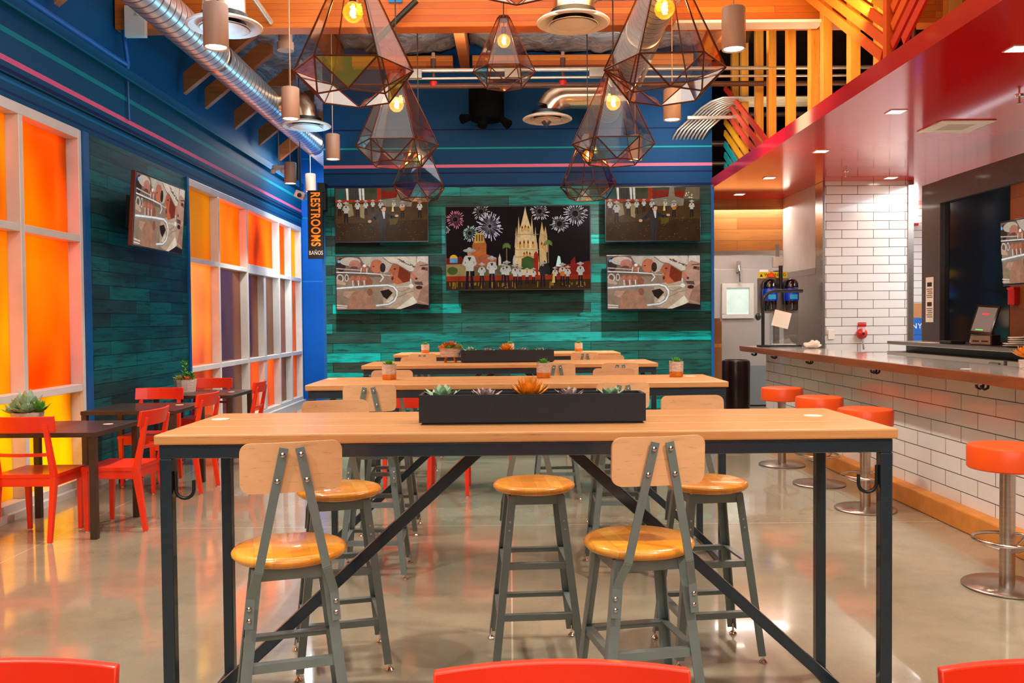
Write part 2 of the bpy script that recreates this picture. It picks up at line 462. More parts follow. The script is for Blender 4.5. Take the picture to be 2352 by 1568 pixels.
M['blue_left'] = painted_wall('blue_paint_window_wall', (0, 72, 112), [(3.80, .014, (4, 100, 140)), (3.62, .03, (6, 132, 146)), (3.405, .034, (218, 96, 140)), (3.325, .03, DK), (3.255, .016, (4, 104, 160)), (3.16, .02, (2, 40, 96))], 0, 5.4)
M['blue_far'] = painted_wall('blue_paint_corridor', (0, 92, 190), [(4.35, .02, CY), (3.62, .02, CY), (3.3, .02, CY), (2.9, .02, (30, 110, 200)), (2.15, .02, (30, 120, 210))], 0, 5.4)
M['bluetrim'] = plain('blue_trim_paint', (0, 84, 150), 0.4)
M['redceil'] = plain('red_gloss_soffit', (206, 8, 4), 0.11, 0, 0.03, 2, coat=0.0, spec=0.55)
M['redceil'].node_tree.nodes['Principled BSDF'].inputs['Coat Roughness'].default_value = 0.12
M['grey'] = plain('grey_cooler_panel', (176, 164, 156), 0.4, 0.1, 0.05, 3)
M['greydark'] = plain('grey_kick_panel', (132, 136, 134), 0.4, 0.1, 0.05, 3)
M['laminate'] = plain('dark_grey_laminate', (74, 66, 66), 0.35, 0, 0.12, 2, stretch=(1, 8, 8), coat=0.2)
M['counter'] = plain('pale_quartz', (196, 190, 184), 0.1, 0, 0.06, 14, coat=0.5)
M['liveedge'] = wood('walnut_counter_edge', (160, 84, 34), (104, 48, 16), 0.4, 'y', 0.6, 0.3)
M['curb'] = plain('rust_concrete_curb', (206, 128, 50), 0.55, 0, 0.2, 5)
M['ceil'] = planks('pine_deck', [(150, 84, 30), (132, 70, 22), (166, 96, 38)], (70, 34, 10), 0.14, 3.0, 0.6, ('x', 'y'), 0.4, 0.4)
M['plaster'] = plain('warm_plaster', (190, 176, 160), 0.7, 0, 0.06, 2)
M['glass'] = clear('pendant_glass', (0.88, 0.83, 0.79), 0.05, 0.04, (0.8, 0.76, 0.74))
M['glass_y'] = clear('pendant_glass_amber', (0.92, 0.72, 0.12), 0.12, 0.03, (1, 0.85, 0.2))
M['glass_b'] = clear('pendant_glass_blue', (0.15, 0.55, 0.95), 0.2, 0.03, (0.3, 0.7, 1))
M['glass_v'] = clear('pendant_glass_violet', (0.55, 0.35, 0.85), 0.2, 0.03, (0.8, 0.5, 1))
def bulb_mat():
    m = clear('bulb_glass_amber', (1.0, 0.72, 0.36), 0.06, 0.02)
    t = m.node_tree; out = t.nodes['Material Output']; src = out.inputs[0].links[0].from_socket
    e = N(t, 'ShaderNodeEmission'); e.inputs[0].default_value = lin((255, 160, 40)); e.inputs[1].default_value = 0.55
    a = N(t, 'ShaderNodeAddShader'); t.links.new(src, a.inputs[0]); t.links.new(e.outputs[0], a.inputs[1]); t.links.new(a.outputs[0], out.inputs[0])
    return m
M['bulb'] = bulb_mat()
M['clearglass'] = clear('clear_glass', (0.93, 0.96, 0.96), 0.06, 0.01)
M['paper'] = plain('paper', (238, 226, 216), 0.7, 0, 0.03, 5)
M['cardboard'] = plain('cardboard', (176, 116, 68), 0.7, 0, 0.1, 6)
M['ink'] = plain('print_ink', (40, 34, 32), 0.7)
M['blueplastic'] = plain('blue_plastic', (10, 60, 220), 0.3, 0, 0.08, 4, coat=0.3)
M['yellow'] = plain('yellow_label', (236, 204, 20), 0.5)
M['redplastic'] = plain('red_plastic', (200, 16, 14), 0.35, 0, 0.06, 5, coat=0.3)
M['cloth'] = plain('white_cloth', (232, 214, 200), 0.8, 0, 0.1, 20, bmp=0.4)
M['conduit'] = plain('galvanised_conduit', (206, 196, 176), 0.3, 0.6, 0.1, 8)
M['pipe'] = plain('brown_pipe', (96, 62, 44), 0.45, 0.3, 0.2, 6)
M['signorange'] = plain('orange_sign_paint', (250, 140, 30), 0.5, emit=(250, 140, 30), est=0.25)
M['leafgreen'] = plain('green_leaf', (84, 152, 48), 0.45, 0, 0.35, 30)
M['leafblue'] = plain('blue_green_leaf', (150, 182, 148), 0.5, 0, 0.25, 26)
M['leafmauve'] = plain('mauve_leaf', (164, 142, 138), 0.5, 0, 0.25, 26)
M['leaforange'] = plain('orange_leaf', (226, 136, 26), 0.45, 0, 0.35, 26)
M['leafred'] = plain('rust_leaf', (204, 110, 60), 0.45, 0, 0.4, 22)
M['leafyellow'] = plain('yellow_green_leaf', (160, 160, 60), 0.45, 0, 0.3, 22)
def floor_mat():
    m, t, b = nt('polished_concrete')
    v = coords(t)
    a = noise_tex(t, v, 0.55, 5, 0.6, 0.8); c = noise_tex(t, v, 3.0, 8, 0.7); s = noise_tex(t, v, 90.0, 3, 0.7)
    col = ramp(t, a, [(0.25, lin((138, 126, 104))), (0.55, lin((158, 145, 120))), (0.8, lin((174, 160, 134)))])
    col = mixc(t, col, lin((116, 108, 90)), ramp(t, c, [(0.45, (0, 0, 0)), (0.75, (0.55, 0.55, 0.55))]))
    col = mixc(t, col, lin((112, 100, 86)), ramp(t, s, [(0.55, (0, 0, 0)), (0.75, (0.35, 0.35, 0.35))]))
    br = N(t, 'ShaderNodeTexBrick'); t.links.new(v, br.inputs['Vector']); br.offset = 0
    for k, x in (('Scale', 1), ('Brick Width', 3.1), ('Row Height', 3.05), ('Mortar Size', 0.004)): br.inputs[k].default_value = x
    col = mixc(t, col, lin((206, 186, 160)), br.outputs['Fac'])
    t.links.new(col, b.inputs['Base Color'])
    t.links.new(ramp(t, c, [(0.3, (0.08, 0.08, 0.08)), (0.8, (0.17, 0.17, 0.17))]), b.inputs['Roughness'])
    b.inputs['Specular IOR Level'].default_value = 0.6
    b.inputs['Coat Weight'].default_value = 0.5; b.inputs['Coat Roughness'].default_value = 0.035
    return m
M['floor'] = floor_mat()
def pic_mat():
    m, t, b = nt('screen_picture')
    at_ = N(t, 'ShaderNodeVertexColor', layer_name='Col')
    b.inputs['Base Color'].default_value = (0.0, 0.0, 0.0, 1)
    f = noise_tex(t, coords(t), 9.0, 5, 0.6, 0.6); g = noise_tex(t, coords(t), 60.0, 3, 0.6)
    col = mixc(t, at_.outputs[0], ramp(t, f, [(0.3, (0.72, 0.72, 0.72)), (0.7, (1.1, 1.08, 1.06))]), 1.0, 'MULTIPLY')
    col = mixc(t, col, ramp(t, g, [(0.3, (0.85, 0.85, 0.85)), (0.7, (1.05, 1.05, 1.05))]), 1.0, 'MULTIPLY')
    t.links.new(col, b.inputs['Emission Color']); b.inputs['Emission Strength'].default_value = 0.58
    b.inputs['Roughness'].default_value = 0.4; b.inputs['Specular IOR Level'].default_value = 0.05
    return m
M['pic'] = pic_mat()

# ================================================================== THE ROOM
XL = -3.72; YB = 11.5
struct('floor', MB().box(-4.2, 7.6, -3.2, 16.4, -0.15, 0), M['floor'])
# left wall: solid parts around the two glazed openings
lw = MB()
lw.box(-3.92, XL, -3.2, 15.9, 3.12, 3.86)
lw.box(-3.92, XL-0.02, 7.62, 10.12, 0, 3.12)
lw.box(-3.92, XL, 15.62, 15.9, 0, 3.12)
lw.box(-3.92, XL, -3.2, 3.4, 0, 3.12)
lw.box(-4.02, -3.82, -3.2, 15.9, 3.86, 5.6)
struct('wall_left', lw, M['blue_left'])
struct('wall_far', MB().box(-3.72, -1.6, 15.72, 15.9, 0, 5.6), M['blue_far'])
bw = MB(); bw.box(-2.43, 2.69, YB+0.03, YB+0.25, 0, 5.05)
struct('wall_back', bw, M['blue_back'])
struct('wall_back_boards', MB().box(-2.41, 2.66, YB-0.02, YB+0.03, 0, 3.19), M['teal_back'])
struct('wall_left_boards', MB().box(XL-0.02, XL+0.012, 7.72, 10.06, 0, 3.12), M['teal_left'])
struct('trim_1', MB().box(2.66, 2.70, YB-0.03, YB+0.25, 0, 3.19), M['bluetrim'])
struct('trim_2', MB().box(-2.45, -2.41, YB-0.02, YB+0.25, 0, 3.2), M['bluetrim'])
struct('trim_3', MB().box(XL-0.02, XL+0.03, 7.62, 7.72, 0, 3.12), M['bluetrim'])
struct('trim_4', MB().box(XL-0.02, XL+0.03, 10.06, 10.12, 0, 3.12), M['bluetrim'])
lt = MB(); lt.box(XL, XL+0.05, -3.2, 15.7, 3.80, 3.90); lt.box(XL, XL+0.02, -3.2, 15.7, 3.30, 3.335)
struct('trim_5', lt, M['blue_left'])
struct('baseboard_left', MB().box(XL, XL+0.06, 3.4, 15.6, 0, 0.05), M['frame'])
struct('wall_behind', MB().box(-4.2, 7.6, -3.4, -3.2, 0, 5.6), M['plaster'])
struct('wall_kitchen', MB().box(7.4, 7.6, -3.2, 16.4, 0, 5.6), M['plaster'])
struct('ceiling', MB().box(-4.1, 7.6, -3.4, 8.7, 5.5, 5.7), M['ceil'])
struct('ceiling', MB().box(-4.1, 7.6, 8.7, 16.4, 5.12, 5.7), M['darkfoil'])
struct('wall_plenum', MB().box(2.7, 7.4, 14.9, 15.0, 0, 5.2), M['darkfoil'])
# glulam beam crossing the room
thing(MB().box(-3.80, 5.2, 8.52, 8.72, 4.29, 5.3), 'roof_beam', M['glulam'], 'wide orange laminated timber beam spanning the room under the roof', 'beam', bevel=0.008)
bk = MB(); bk.box(-3.68, -3.48, 8.46, 8.515, 4.20, 4.50); bk.box(-3.56, -3.53, 8.44, 8.46, 4.40, 4.43)
thing(bk, 'beam_bracket', M['offwhite'], 'pale steel bracket holding the left end of the timber beam', 'bracket', bevel=0.004)
# knee braces along the left wall
for i, (yy, lab) in enumerate([(7.25, 'brown timber brace nearest the viewer, at the top left corner'), (10.1, 'brown timber brace first behind the beam, beside the silver duct'),
          (10.8, 'second brown timber brace behind the silver duct, counting away from the beam'), (11.95, 'third brown timber brace behind the silver duct, counting away from the beam'),
          (13.1, 'fourth brown timber brace on the blue wall, below the duct'), (14.3, 'farthest brown timber brace on the blue wall near the corner')]):
    xa, xb, sl, zb = -3.73, -2.9, 0.80, 4.08
    b = MB(); b.prism([(xa, zb), (xb, zb+sl*(xb-xa)), (xb, zb+sl*(xb-xa)+0.24), (xa, zb+0.24)], 0.09, Matrix.Translation((0, yy+0.09, 0)) @ Matrix.Rotation(PI/2, 4, 'X'))
    thing(b, 'knee_brace', M['brace'], lab, 'timber brace', 'timber braces on the left wall', bevel=0.004)
# joists and foil batts between beam and end wall
for xx, lab in ((-2.2, 'timber roof joist left of the hanging lamps, in front of the foil'), (-0.55, 'timber roof joist between the blue sagging batt and the silver batt'), (2.55, 'timber roof joist at the right end of the silver batt')):
    thing(MB().box(xx-0.06, xx+0.06, 8.74, 11.5, 4.72, 5.1), 'roof_joist', M['brace'], lab, 'joist', 'roof joists behind the beam')
for x0, x1, lab in ((-2.0, -0.7, 'dark end-wall blocking below the blue sagging batt'), (-0.45, 2.4, 'long pale timber plate under the silver foil batt')):
    thing(MB().box(x0, x1, 11.3, 11.45, 4.72, 4.85), 'timber_plate', M['glulam'], lab, 'timber', bevel=0.004)
def batt(x0, x1, y0, y1, z, sag, m, label, seed):
    b = MB(); nx, ny = 44, 22
    vs = []
    for j in range(ny+1):
        for i in range(nx+1):
            u, v = i/nx, j/ny
            x = x0+(x1-x0)*u; y = y0+(y1-y0)*v
            h = noise.noise(Vector((x*3+seed, y*3, seed)))*0.06 + noise.noise(Vector((x*9, y*9+seed, 2)))*0.03
            vs.append((x, y, z - sag*math.sin(PI*min(1, max(0, u))) + h))
    fs = [(j*(nx+1)+i, j*(nx+1)+i+1, (j+1)*(nx+1)+i+1, (j+1)*(nx+1)+i) for j in range(ny) for i in range(nx)]
    b.add(vs, fs)
    o = thing(b, 'insulation_batt', m, label, 'insulation', 'foil insulation between the joists', smooth=60)
    s = o.modifiers.new('thick', 'SOLIDIFY'); s.thickness = 0.05; s.offset = 1
batt(-2.12, -0.63, 9.0, 11.4, 5.0, 0.14, M['foil'], 'sagging foil insulation batt left of the small central lamp', 3)
batt(-0.47, 2.47, 9.0, 11.4, 4.98, 0.08, M['foil'], 'long silver foil insulation batt right of the small central lamp', 9)
batt(-3.7, -2.28, 9.0, 15.5, 4.96, 0.08, M['foil'], 'foil insulation batt over the silver duct at left', 15)
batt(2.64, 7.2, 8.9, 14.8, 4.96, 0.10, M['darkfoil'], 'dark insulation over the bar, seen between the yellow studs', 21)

# ---- coloured windows in the left wall
def window(name, y0, y1, mull, rails, panes, extra=None):
    wroot = empty(name, (0, 0, 0)); wroot['kind'] = 'structure'
    f = MB(); xa, xb = XL-0.13, XL+0.012; t = 0.055
    f.box(xa, xb, y0, y0+t, 0.05, 3.12); f.box(xa, xb, y1-t, y1, 0.05, 3.12)
    f.box(xa, xb, y0+t, y1-t, 3.04, 3.12); f.box(xa, xb, y0+t, y1-t, 0.05, 0.11)
    o = f.build('window_frame', M['frame'], wroot, bevel=0.004); o['kind'] = 'structure'
    for y in mull:
        o = MB().box(xa, xb, y-t/2, y+t/2, 0.11, 3.04).build('mullion', M['frame'], wroot, bevel=0.004); o['kind'] = 'structure'
    ys = [y0] + list(mull) + [y1]
    for i in range(len(ys)-1):
        a = ys[i]+(t if i == 0 else t/2); b = ys[i+1]-(t if i == len(ys)-2 else t/2)
        for z in rails:
            o = MB().box(xa+0.002, xb-0.002, a, b, z-0.03, z+0.03).build('transom', M['frame'], wroot, bevel=0.004); o['kind'] = 'structure'
        zs = [0.11] + list(rails) + [3.04]
        for k in range(len(zs)-1):
            key = panes[k][i]
            o = MB().box(XL-0.105, XL-0.095, a, b, zs[k], zs[k+1]).build('pane', FILM[key], wroot); o['kind'] = 'structure'
    if extra: extra(wroot, xa, xb)
FILM = {
 'a': film('amber_film', (250, 170, 10), (255, 200, 60), 0.35),
 'o': film('orange_film', (255, 140, 10), (255, 170, 60), 0.32),
 'y': film('yellow_film', (255, 200, 10), (255, 215, 70), 0.35),
 'b': film('brown_amber_film', (200, 130, 30), (240, 180, 70), 0.4),
 'p': film('peach_film', (240, 160, 96), (255, 190, 150), 0.4),
 'g': film('plum_grey_film', (140, 108, 100), (200, 150, 140), 0.5),
 'r': film('rust_film', (222, 130, 80), (255, 160, 110), 0.42),
}
RL = (0.89, 2.18)
window('window_1', 3.4, 7.62, (4.82, 6.68), RL, ('yyy', 'aao', 'aao'))
def doors(wr, xa, xb):
    o = MB().box(xa+0.01, xb-0.01, 13.22, 13.34, 0.12, 2.15).build('door_stile', M['frame'], wr, bevel=0.004); o['kind'] = 'structure'
    o = MB().box(xa+0.004, xb+0.006, 12.44, 14.06, 2.14, 2.27).build('door_header', M['frame'], wr, bevel=0.004); o['kind'] = 'structure'
window('window_2', 10.12, 15.62, (11.19, 12.40, 14.10, 14.86), RL, ('rgrgr', 'pgggr', 'boooy'), doors)

# ---- bar side: soffit, pillar, kitchen

struct('ceiling_soffit', MB().box(2.68, 7.4, -3.2, 14.9, 3.15, 3.285), M['redceil'])
col = empty('wall_pillar', (0, 0, 0)); col['kind'] = 'structure'
o = MB().box(3.98, 5.035, 11.0, 11.25, 0, 3.15).build('tile_face', M['tile_col'], col); o['kind'] = 'structure'
for xa, xb in ((3.955, 3.985), (5.03, 5.105)):
    o = MB().box(xa, xb, 10.985, 11.255, 0, 3.149).build('corner_guard', M['brushed'], col, bevel=0.003); o['kind'] = 'structure'
wp = MB().box(3.96, 4.10, 11.26, 12.6, 2.08, 3.15)
struct('wall_return', wp, M['offwhite'])
struct('trim_6', MB().box(3.955, 4.10, 11.26, 12.6, 2.0, 2.08), M['brushed'])
struct('wall_return_steel', MB().box(3.97, 4.10, 11.26, 12.6, 0, 2.0), M['brushed'])
struct('wall_bulkhead', MB().box(2.69, 3.98, 12.6, 12.75, 2.41, 3.15), M['woodwall'])
struct('trim_7', MB().box(2.69, 3.98, 12.58, 12.78, 2.35, 2.41), M['brushed'])
struct('wall_cooler', MB().box(2.3, 5.2, 14.3, 14.5, 0, 3.15), M['grey'])
struct('wall_kitchen_tile', MB().box(5.2, 7.4, 13.4, 13.5, 0, 3.15), M['tile_col'])
# grey cooler door with window
d = empty('door_1', (0, 0, 0)); d['kind'] = 'structure'
def dpart(n, mb, m, bevel=None):
    o = mb.build(n, m, d, bevel=bevel); o['kind'] = 'structure'; return o
dpart('door_leaf', MB().box(2.4, 4.25, 14.2, 14.29, 0.02, 2.24), M['grey'], 0.01)
dpart('kick_plate', MB().box(2.4, 4.25, 14.18, 14.2, 0.02, 0.66), M['greydark'])
wf = MB()
for a in ((3.46, 3.98, 1.93, 2.0), (3.46, 3.98, 1.43, 1.50), (3.46, 3.535, 1.5, 1.93), (3.905, 3.98, 1.5, 1.93)):
    wf.box(a[0], a[1], 14.16, 14.2, a[2], a[3])
dpart('window_frame', wf, M['offwhite'], 0.006)
dpart('window_pane', MB().box(3.535, 3.905, 14.185, 14.195, 1.5, 1.93), plain('cooler_window', (214, 238, 230), 0.2, emit=(214, 238, 230), est=0.12))
cl = MB(); cl.box(3.70, 3.75, 14.1, 14.2, 2.18, 2.36); cl.tube([(3.725, 14.12, 2.3), (3.725, 14.08, 2.2), (3.735, 14.1, 2.02)], 0.016, 8)
dpart('door_closer', cl, M['chrome'])
dpart('strike', MB().box(3.02, 3.06, 14.1, 14.2, 1.97, 2.06), M['orange'])
dpart('notice_plate', MB().box(4.08, 4.22, 14.19, 14.2, 2.08, 2.22), M['white'])
# bar front with curb
struct('wall_bar', MB().box(3.13, 3.25, 0.5, 10.62, 0, 1.045), M['tile_bar'])
struct('baseboard_bar', MB().box(3.02, 3.13, 0.5, 10.62, 0, 0.145), M['curb'], bevel=0.012)
bt = empty('bar_counter', (0, 0, 0), 0, 'long pale bar counter with a brown live wooden front edge', 'counter')
MB().box(2.90, 3.49, 0.5, 10.85, 1.045, 1.095).build('countertop', M['counter'], bt, bevel=0.004)
le = MB(); n = 60; vs = []
for i in range(n+1):
    y = 0.5+(10.86-0.5)*i/n; j = noise.noise(Vector((y*2.1, 0, 0)))*0.012
    vs += [(2.895, y, 1.096), (2.865+j*0.4, y, 1.094), (2.872+j, y, 1.03+j*0.6), (2.895, y, 1.028)]
fs = []
for i in range(n):
    a = i*4; b = a+4
    fs += [(a+k, a+(k+1) % 4, b+(k+1) % 4, b+k) for k in range(4)]
fs += [(3, 2, 1, 0), tuple(range(n*4, n*4+4))]
le.add(vs, fs); le.build('live_edge', M['liveedge'], bt, smooth=40)
MB().box(2.89, 3.49, 10.85, 10.875, 1.03, 1.096).build('live_edge', M['liveedge'], bt)
for y in (5.45, 7.05, 8.6, 9.75, 10.55):
    h = MB()
    h.box(2.96, 3.12, y-0.05, y+0.05, 1.025, 1.044)
    for s in (-0.028, 0.028):
        h.tube([(2.99, y+s, 1.03), (2.985, y+s, 0.995), (2.965, y+s, 0.985), (2.945, y+s, 0.995), (2.94, y+s, 1.012)], 0.008, 6)
    h.build('purse_hook', M['black'], bt, smooth=50)
# back bar wall
wr = empty('wall_right', (0, 0, 0)); wr['kind'] = 'structure'
def rpart(n, mb, m, bevel=None):
    o = mb.build(n, m, wr, bevel=bevel); o['kind'] = 'structure'; return o
rpart('panel_frame', MB().box(4.5, 4.66, 9.1, 9.5, 0, 2.86).box(4.5, 4.66, 1.0, 9.1, 2.62, 2.86), M['laminate'], 0.004)
rpart('black_panel', MB().box(4.55, 4.66, 7.92, 9.1, 0, 2.62), M['blackgloss'])
rpart('wood_panel', MB().box(4.555, 4.66, 1.0, 7.92, 0, 2.62), M['woodwall_y'])

# ---- stud wall above the soffit
SX = 3.02
for y, lab in ((11.62, 'yellow stud farthest back, beside the blue end wall'), (11.15, 'second yellow stud from the blue end wall'), (10.5, 'third yellow stud from the blue end wall, above the red slats'),
               (10.0, 'fourth yellow stud from the blue end wall, by the red slats'), (9.32, 'yellow stud standing clear right of the small slatted screen'), (8.62, 'left one of the two yellow studs standing close together'),
               (8.28, 'right one of the two yellow studs standing close together'), (7.62, 'yellow stud under the left end of the orange slats'), (7.06, 'yellow stud crossed by the orange slats'), (5.92, 'yellow stud nearest the viewer, right of the slat corner')):
    thing(MB().box(SX-0.045, SX+0.045, y-0.02, y+0.07, 3.285, 5.1 if y > 8.6 else 5.5), 'wall_stud', M['stud'], lab, 'stud', 'studs above the bar soffit', bevel=0.004)
# slatted screens
def slat_screen(yA, yB, slope, zs, cols, label, post=None, xs=2.76):
    r = empty('slat_screen', (xs, yA, 3.29), 0, label, 'slatted screen', 'coloured slat screens on the soffit edge')
    for z, c in zip(zs, cols):
        za, zb = z, z+slope*(yB-yA)
        # cut at the soffit top
        ya, yb = 0.0, yB-yA
        pa, pb = za, zb
        lo = 3.30+0.06
        if pa < lo and pb < lo: continue
        if pa < lo: ya = (lo-za)/slope; pa = lo
        if pb < lo: yb = (lo-za)/slope; pb = lo
        b = MB(); b.bar((0, ya, pa-3.29), (0, yb, pb-3.29), 0.022, 0.074, up=(0, 0, 1))
        b.build('slat', SL[c], r)
    if post is not None:
        MB().box(-0.03, 0.03, post-yA-0.03, post-yA+0.03, 0, 1.85).build('post', SL['o'], r)
SL = {k: plain('slat_'+k, c, 0.45, 0, 0.06, 5) for k, c in dict(r=(232, 60, 30), o=(250, 100, 16), y=(250, 170, 20), t=(20, 166, 160), q=(236, 78, 50)).items()}
slat_screen(9.5, 11.62, 0.58, [2.24, 2.38, 2.52, 2.67, 2.82, 2.97, 3.12, 3.27], 'tttyyqqr', 'small teal, yellow and red slatted screen beside the blue wall', xs=2.88)
slat_screen(6.34, 9.1, 0.64, [3.29+0.128*k for k in range(11)], 'oooyyyyyyyy', 'orange and yellow slats rising away from the corner post', post=6.34)
slat_screen(3.6, 6.27, -0.60, [4.86+0.128*k for k in range(8)], 'rroooyyy', 'orange slats rising toward the viewer right of the corner post')

# ================================================================== FURNITURE
def flat_ribbon(mb, pts, wd, th, up):
    for a, b in zip(pts[:-1], pts[1:]):
        a = Vector(a); b = Vector(b); d = (b-a).normalized()*0.004
        mb.bar(a-d, b+d, wd, th, up)
# ---- high tables
def high_table():
    r = empty('high_table', (0, 0, 0))
    L, D, H = 2.45, 0.67, 1.08
    tb = MB()
    for k in range(3):
        y0 = k*(D/3)
        tb.box(-L/2, L/2, y0+0.002, y0+D/3-0.002, H-0.034, H)
    tb.build('tabletop', M['table'], r, bevel=0.006)
    fr = MB(); x = L/2-0.014; za, zb = H-0.08, H-0.035
    fr.box(-x, x, 0.012, 0.052, za, zb); fr.box(-x, x, D-0.052, D-0.012, za, zb)
    fr.box(-x, -x+0.04, 0.052, D-0.052, za, zb); fr.box(x-0.04, x, 0.052, D-0.052, za, zb)
    fr.build('apron', M['steel_dark'], r, bevel=0.004)
    for sx in (-1, 1):
        for y in (0.032, D-0.032):
            c = sx*(x-0.02)
            MB().box(c-0.02, c+0.02, y-0.02, y+0.02, 0.0, za).build('leg', M['steel_dark'], r, bevel=0.004)
        c = sx*(x-0.02)
        fb = MB().box(c-0.018, c+0.018, 0.052, D-0.052, 0.0, 0.04)
        fb.build('foot_bar', M['steel_dark'], r, bevel=0.004)
        br = MB(); br.bar((c, D/2, 0.04), (sx*0.13, D/2, za+0.005), 0.04, 0.052, up=(0, 1, 0))
        br.build('brace', M['steel_dark'], r, bevel=0.003)
        hk = MB()
        hx = sx*(x-0.046)
        hk.tube([(hx, 0.032, 0.955), (hx, 0.032, 0.90)] + [(hx-sx*(0.03-0.03*math.cos(a)), 0.032, 0.895-0.03*math.sin(a)) for a in [PI*i/8 for i in range(9)]] + [(hx-sx*0.06, 0.032, 0.925)], 0.006, 8)
        hk.build('bag_hook', M['black'], r, smooth=60)
    return r
T_POS = [(0.052, 2.85, 'nearest long wooden high table on dark steel legs, carrying the large black planter'),
         (0.04, 5.02, 'second long wooden high table from the front, with three small pots on it'),
         (0.0, 7.17, 'third long wooden high table, carrying a footed bowl and black planter'),
         (-0.03, 9.36, 'farthest long wooden high table, next to the green planked wall')]
ht = high_table()
for i, (x, y, lab) in enumerate(T_POS):
    o = ht if i == 0 else copy_tree(ht)
    o.location = (x, y, 0); tag(o, lab, 'table', 'long high tables')
TH = 1.08
# ---- bar chairs
def bar_chair(back=True):
    r = empty('bar_chair' if back else 'bar_stool', (0, 0, 0))
    st = MB()
    st.lathe([(0.0, 0.709), (0.145, 0.709), (0.166, 0.714), (0.177, 0.726), (0.178, 0.734), (0.170, 0.743), (0.155, 0.747), (0.0, 0.745)], 40)
    st.build('seat', M['seat'], r, smooth=50)
    sf = MB()
    for s in (-1, 1):
        sf.box(-0.118, 0.118, s*0.112-0.003, s*0.112+0.003, 0.668, 0.708)
        sf.box(s*0.112-0.003, s*0.112+0.003, -0.112, 0.112, 0.668, 0.708)
    sf.build('seat_frame', M['steel_grey'], r)
    def corner(sx, sy, z):
        t = (0.705-z)/0.69
        return Vector((sx*(0.118+0.077*t), sy*(0.118+0.062*t), z))
    for sx in (-1, 1):
        for sy in (-1, 1):
            lg = MB().lbar(corner(sx, sy, 0.03), corner(sx, sy, 0.705), (-sx, 0, 0), (0, -sy, 0), 0.032, 0.004)
            lo = lg.build('leg', M['steel_grey'], r)
            p = corner(sx, sy, 0.0) + Vector((-sx*0.012, -sy*0.012, 0))
            g = MB().lathe([(0.016, 0.0), (0.017, 0.005), (0.008, 0.014), (0.005, 0.016), (0.005, 0.05)], 12, Matrix.Translation(p))
            g.build('foot_glide', M['chrome'], lo, smooth=50)
            if sy > 0:
                for z in (0.60, 0.565):
                    q = corner(sx, sy, z) + Vector((-sx*0.016, 0.001, 0))
                    MB().cyl(q, q+Vector((0, 0.003, 0)), 0.0045, 8).build('bolt', M['chrome'], lo, smooth=50)
    for z in (0.215, 0.425):
        for s in (-1, 1):
            a = corner(-1, s, z); b = corner(1, s, z); dy = Vector((0, -s*0.004, 0))
            MB().lbar(a+dy+Vector((0.004, 0, 0)), b+dy-Vector((0.004, 0, 0)), (0, 0, -1), (0, -s, 0), 0.026, 0.004).build('stretcher', M['steel_grey'], r)
            a = corner(s, -1, z); b = corner(s, 1, z); dx = Vector((-s*0.004, 0, 0))
            MB().lbar(a+dx+Vector((0, 0.005, 0)), b+dx-Vector((0, 0.005, 0)), (0, 0, -1), (-s, 0, 0), 0.026, 0.004).build('stretcher', M['steel_grey'], r)
    if back:
        bd = MB(); pts = []
        Wd, Hh, rr = 0.147, 0.074, 0.03
        for cx, cz, a0 in ((Wd-rr, Hh-rr, 0), (-Wd+rr, Hh-rr, 90), (-Wd+rr, -Hh+rr, 180), (Wd-rr, -Hh+rr, 270)):
            for k in range(7):
                a = R(a0+15*k); pts.append((cx+rr*math.cos(a), cz+rr*math.sin(a)))
        vs = []
        def pos(px, pz, off):
            bow = 0.22*px*px/0.155
            return (px, -0.205 + bow*0.6 - 0.06*pz + off, 1.022+pz)
        # rows across the board so that it can bow
        XS = [-Wd+rr-rr*math.cos(R(a)) for a in (0, 15, 30, 45, 60, 75, 90)] + [-Wd+rr+(2*Wd-2*rr)*q/6 for q in range(1, 6)] + [Wd-rr+rr*math.sin(R(a)) for a in (0, 15, 30, 45, 60, 75, 90)]
        cols = len(XS)-1
        for side, off in ((0, 0.0), (1, 0.011)):
            for k in range(cols+1):
                px = XS[k]
                ax = abs(px); hz = Hh
                if ax > Wd-rr: hz = Hh-rr + math.sqrt(max(0, rr*rr-(ax-(Wd-rr))**2))
                vs += [pos(px, -hz, off), pos(px, hz, off)]
        n1 = (cols+1)*2; fs = []
        for k in range(cols):
            a = k*2
            fs += [(a, a+2, a+3, a+1), (n1+a+1, n1+a+3, n1+a+2, n1+a), (a+1, a+3, n1+a+3, n1+a+1), (a+2, a, n1+a, n1+a+2)]
        fs += [(0, 1, n1+1, n1), (cols*2+1, cols*2, n1+cols*2, n1+cols*2+1)]
        bd.add(vs, fs)
        bd.build('backrest', M['maple'], r, smooth=40)
        for s in (-1, 1):
            sp = MB()
            pts = [(s*0.128, -0.150, 0.545), (s*0.122, -0.146, 0.630), (s*0.112, -0.160, 0.665), (s*0.098, -0.184, 0.715), (s*0.023, -0.2165, 1.078)]
            flat_ribbon(sp, pts, 0.026, 0.005, (0, 1, 0))
            so_ = sp.build('back_strap', M['steel_grey'], r)
            for z, y in ((1.062, -0.2165), (0.985, -0.209)):
                xx = s*(0.023 + (1.078-z)/(1.078-0.715)*0.075)
                MB().ball((xx, y-0.003, z), 0.008, 10, 6, (1, 0.6, 1)).build('bolt', M['chrome'], so_, smooth=60)
            for z in (0.565, 0.600):
                xx = s*0.1265
                MB().ball((xx, -0.1515, z), 0.0075, 10, 6, (1, 0.6, 1)).build('bolt', M['chrome'], so_, smooth=60)
    return r
bc = bar_chair(True)
G1 = 'wood and steel bar chairs at the high tables'
